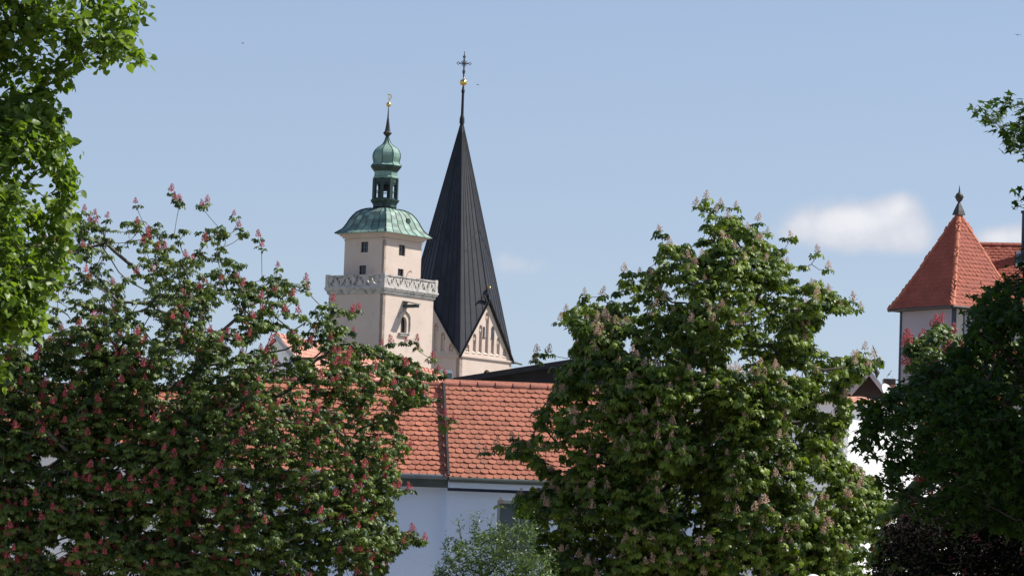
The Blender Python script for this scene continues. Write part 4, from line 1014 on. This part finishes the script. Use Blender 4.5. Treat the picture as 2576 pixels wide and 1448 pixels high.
RED = [(-520, 620), (60, 600), (160, 560), (215, 535), (270, 548), (335, 512), (380, 530), (430, 560), (480, 570), (540, 560), (600, 560), (655, 610), (655, 655), (715, 670), (722, 700), (775, 705), (800, 755), (850, 762), (905, 780), (900, 815), (880, 850), (960, 858), (1000, 880), (1060, 905), (1100, 940), (1115, 965), (1075, 985), (1100, 1015), (1050, 1035), (1010, 1060), (1045, 1110), (1035, 1140), (1010, 1190), (1045, 1240), (995, 1270), (1005, 1320), (1060, 1335), (1075, 1375), (1025, 1385), (985, 1420), (960, 1470), (940, 1640), (-560, 1640)]
def dens_red(x, y):
    d = 1.0
    if y < 900: d = .24 + .6*max(0, (y-600)/300)**1.5
    if y < 900 and x < 330: d = max(d, .4)
    if 560 < x < 1150 and 830 < y < 1230: d *= .62
    for hx, hy, hr in ((650, 660, 45), (740, 800, 48), (300, 665, 28), (560, 800, 40), (690, 860, 30), (1080, 1090, 45), (480, 620, 22), (390, 820, 20), (800, 900, 26), (960, 1010, 28), (155, 1380, 26), (120, 1160, 22)):
        if (x-hx)**2 + (y-hy)**2 < hr*hr: d *= .12
    return d
chestnut_tree(dict(name='red_chestnut_tree', label='large sprawling red flowering chestnut in front of the tiled roofs at left', Y=76, base=(420, 1800), top=(520, 760), poly=RED, T=3.4, R=330, n=15500, seed=21, dens=dens_red, leaf='leaf_red_chestnut', bark='bark', flower=.085, fk='red', fh=.16, ls=.104, front=.5, voids=((600, 900, 1050, 1200), (.44, .44, .34, .26)),
    extra=[(430, 486, -.5), (452, 512, -.4), (440, 505, -.6), (520, 515, .2), (508, 522, .1), (588, 545, .3), (600, 575, .2), (341, 516, 0), (212, 533, 0), (237, 545, .1), (268, 552, -.3), (650, 600, .3), (658, 625, .2), (700, 675, 0), (770, 712, .4), (775, 735, .3), (835, 762, .1), (885, 790, 0), (902, 782, .2), (890, 838, .1), (958, 872, -.2), (985, 866, -.1), (1022, 864, .1), (1048, 862, 0), (1052, 882, .1), (1088, 905, .1), (1105, 935, -.1), (1118, 950, 0), (1095, 1005, .2), (1118, 1050, -.4), (1140, 1060, -.4), (1120, 1078, -.35), (1040, 1338, 0), (1068, 1362, .1), (1030, 1352, -.2), (1010, 1100, .1), (1030, 1128, 0), (1000, 1235, .2), (1030, 1235, 0), (968, 1425, .1)]))

WHITE = [(1215, 1140), (1270, 1112), (1340, 1085), (1325, 1030), (1375, 1000), (1395, 965), (1352, 905), (1352, 885), (1420, 900), (1440, 860), (1408, 800), (1432, 772), (1470, 745), (1510, 755), (1548, 705), (1570, 685), (1625, 690), (1655, 640), (1650, 600), (1665, 585), (1705, 605), (1742, 600), (1770, 545), (1748, 515), (1778, 500), (1825, 530), (1860, 528), (1880, 560), (1905, 560), (1930, 600), (1995, 600), (2000, 630), (2052, 640), (2085, 670), (2082, 715), (2145, 760), (2165, 785), (2135, 800), (2085, 800), (2060, 835), (2110, 885), (2160, 880), (2215, 912), (2215, 930), (2175, 955), (2140, 985), (2150, 1050), (2120, 1130), (2170, 1175), (2215, 1190), (2225, 1240), (2280, 1250), (2285, 1290), (2225, 1330), (2228, 1400), (2200, 1448), (2200, 1640), (1240, 1640), (1290, 1450), (1340, 1350), (1262, 1272), (1300, 1235), (1370, 1210), (1335, 1190), (1300, 1165)]
def dens_white(x, y):
    d = 1.0
    if y < 860: d = .75
    if x < 1520 and 1000 < y < 1180: d = .5
    for hx, hy, hr in ((1810, 830, 22), (1855, 900, 22), (1500, 960, 20), (1690, 720, 16), (1580, 870, 22), (1640, 905, 18), (2110, 830, 24), (2060, 1215, 26), (1960, 830, 18), (2080, 1030, 30), (1420, 1180, 24), (1290, 1190, 20)):
        if (x-hx)**2 + (y-hy)**2 < hr*hr: d *= .1
    return d
chestnut_tree(dict(name='white_chestnut_tree', label='tall conical horse chestnut with faded pinkish white flower spikes, centre right', Y=81, base=(1780, 1800), top=(1790, 640), poly=WHITE, T=3.3, R=300, n=8200, seed=33, dens=dens_white, leaf='leaf_white_chestnut', bark='bark_dark', flower=.11, fk='white', fh=.2, ls=.14, front=.45, voids=((500, 800, 1000, 1250), (.5, .5, .46, .42)), inset=15,
    extra=[(1776, 505, 0), (1750, 522, .1), (1812, 520, .1), (1800, 540, 0), (1850, 525, 0), (1905, 560, 0), (1930, 590, .1), (1990, 600, 0), (1662, 590, 0), (1660, 650, .1), (1570, 688, .1), (1610, 692, 0), (1512, 748, 0), (1470, 745, 0), (1425, 785, .2), (1410, 812, .1), (1350, 890, -.2), (1378, 892, -.1), (1345, 910, -.2), (1220, 1140, -.3), (1250, 1125, -.3), (1290, 1105, -.2), (2058, 640, 0), (2085, 680, .1), (2148, 762, 0), (2165, 780, .1), (2200, 905, 0), (2212, 920, .1), (2175, 885, 0), (2280, 1250, 0), (2262, 1275, .1), (2225, 1350, 0), (1262, 1270, -.4)]))

RED2 = [(2270, 905), (2275, 850), (2320, 830), (2352, 805), (2385, 808), (2410, 840), (2480, 860), (2700, 800), (2950, 1000), (2950, 1700), (2190, 1700), (2190, 1380), (2215, 1270), (2290, 1210), (2310, 1010), (2290, 960)]
chestnut_tree(dict(name='red_chestnut_tree', label='shaded red flowering chestnut between turret house and dark maple at right', Y=68, base=(2620, 1800), top=(2480, 980), poly=RED2, T=2.2, R=220, n=4600, seed=44, voids=.1, leaf='leaf_red_chestnut', bark='bark_dark', flower=.06, fk='red', fh=.25, ls=.115,
    extra=[(2278, 878, 0), (2286, 870, .1), (2318, 862, -.1), (2322, 890, 0), (2364, 818, 0), (2350, 830, .1), (2395, 850, .2), (2455, 838, -.3), (2280, 925, -.2), (2235, 1345, -.2), (2268, 1332, -.3), (2230, 1390, 0)]))

LINA = [(-900, -420), (200, -420), (310, -60), (365, 5), (362, 35), (330, 55), (345, 88), (322, 115), (350, 135), (372, 158), (335, 170), (290, 163), (245, 170), (210, 150), (185, 165), (178, 195), (192, 225), (160, 212), (120, 205), (60, 208), (-100, 240), (-900, 300)]
LINB = [(-900, 260), (-60, 225), (10, 240), (60, 228), (112, 238), (150, 268), (170, 290), (155, 330), (178, 390), (190, 425), (215, 465), (212, 490), (185, 505), (188, 545), (165, 590), (182, 640), (172, 690), (130, 715), (105, 760), (98, 820), (60, 850), (20, 830), (-80, 900), (-900, 1000)]
leafy_tree(dict(name='linden_tree', label='bright green linden crown hanging in from the left edge', Y=40, base=(-420, 1900), top=(-330, 150), polys=[(LINA, 2900, 1.3, 300), (LINB, 4300, 1.3, 260)], seed=51, lk='heart', ls=.078, spread=.13, k=(6, 10), droop=(-.9, .1), bark='bark', leaf='leaf_linden', front=.5, voids=.3, ns=1.3, nj=.6,
    extra=[(352, 18, 0), (360, 155, 0), (345, 150, .1), (210, 478, 0), (160, 200, -.1), (180, 215, -.1), (20, 935, -.2), (15, 955, -.2), (28, 965, -.2), (85, 830, 0)]))

MAPA = [(2446, 285), (2470, 262), (2520, 250), (2560, 262), (2600, 228), (3700, -300), (3900, 400), (3300, 700), (2720, 520), (2640, 400), (2590, 385), (2552, 385), (2512, 365), (2512, 335), (2535, 312), (2500, 312), (2470, 296)]
MAPB = [(2145, 1122), (2178, 1085), (2172, 1015), (2215, 1000), (2256, 985), (2268, 960), (2322, 935), (2388, 892), (2432, 852), (2436, 785), (2478, 745), (2516, 715), (2560, 690), (2620, 560), (2700, 400), (3900, 300), (3900, 1500), (3000, 1500), (2500, 1330), (2330, 1310), (2250, 1255), (2205, 1210), (2235, 1170), (2190, 1140)]
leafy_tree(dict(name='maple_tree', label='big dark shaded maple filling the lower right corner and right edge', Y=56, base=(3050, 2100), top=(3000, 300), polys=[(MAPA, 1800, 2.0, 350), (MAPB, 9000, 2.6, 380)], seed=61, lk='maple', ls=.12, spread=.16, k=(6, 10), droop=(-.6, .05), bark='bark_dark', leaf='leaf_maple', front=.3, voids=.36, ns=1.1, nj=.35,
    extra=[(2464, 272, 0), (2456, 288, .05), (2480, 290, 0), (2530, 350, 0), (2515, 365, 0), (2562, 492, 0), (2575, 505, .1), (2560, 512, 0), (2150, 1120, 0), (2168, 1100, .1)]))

PUR = [(2185, 1470), (2225, 1330), (2270, 1285), (2330, 1265), (2450, 1240), (2700, 1180), (3000, 1200), (3000, 1800), (2205, 1800)]
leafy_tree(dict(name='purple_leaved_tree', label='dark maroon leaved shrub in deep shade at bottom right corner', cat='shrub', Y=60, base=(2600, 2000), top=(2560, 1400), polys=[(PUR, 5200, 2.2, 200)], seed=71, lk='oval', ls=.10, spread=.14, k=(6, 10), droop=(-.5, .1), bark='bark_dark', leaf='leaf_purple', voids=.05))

SHR = [(1080, 1448), (1095, 1415), (1130, 1385), (1160, 1360), (1200, 1345), (1240, 1335), (1290, 1325), (1345, 1310), (1385, 1350), (1400, 1448), (1400, 1700), (1060, 1700)]
sx_ = []
rsx = random.Random(3)
for (bx, by, tx, ty) in ((1165, 1380, 1150, 1300), (1200, 1370, 1186, 1290), (1200, 1370, 1204, 1284), (1230, 1360, 1238, 1295), (1245, 1365, 1258, 1305), (1290, 1370, 1300, 1290), (1320, 1370, 1322, 1300), (1120, 1400, 1122, 1345), (1150, 1400, 1140, 1350), (1270, 1360, 1268, 1318), (1340, 1380, 1345, 1310), (1195, 1360, 1192, 1320)):
    for i in range(10):
        t = i/9*.9+.1; sx_.append((bx + (tx-bx)*t + rsx.uniform(-3, 3), by + (ty-by)*t, rsx.uniform(-.1, .1)))
leafy_tree(dict(name='fruit_shrub', label='pale green small leaved bush with upright shoots below the blue wall', cat='shrub', Y=73.5, base=(1220, 1810), top=(1215, 1450), polys=[(SHR, 3000, .9, 110)], extra=sx_, seed=81, lk='oval', ls=.066, spread=.085, k=(5, 9), droop=(-.2, .7), bark='bark_dark', leaf='leaf_shrub', voids=.33, ns=1.6, rt=.003, rm=.05))
print('objects', len(bpy.data.objects))
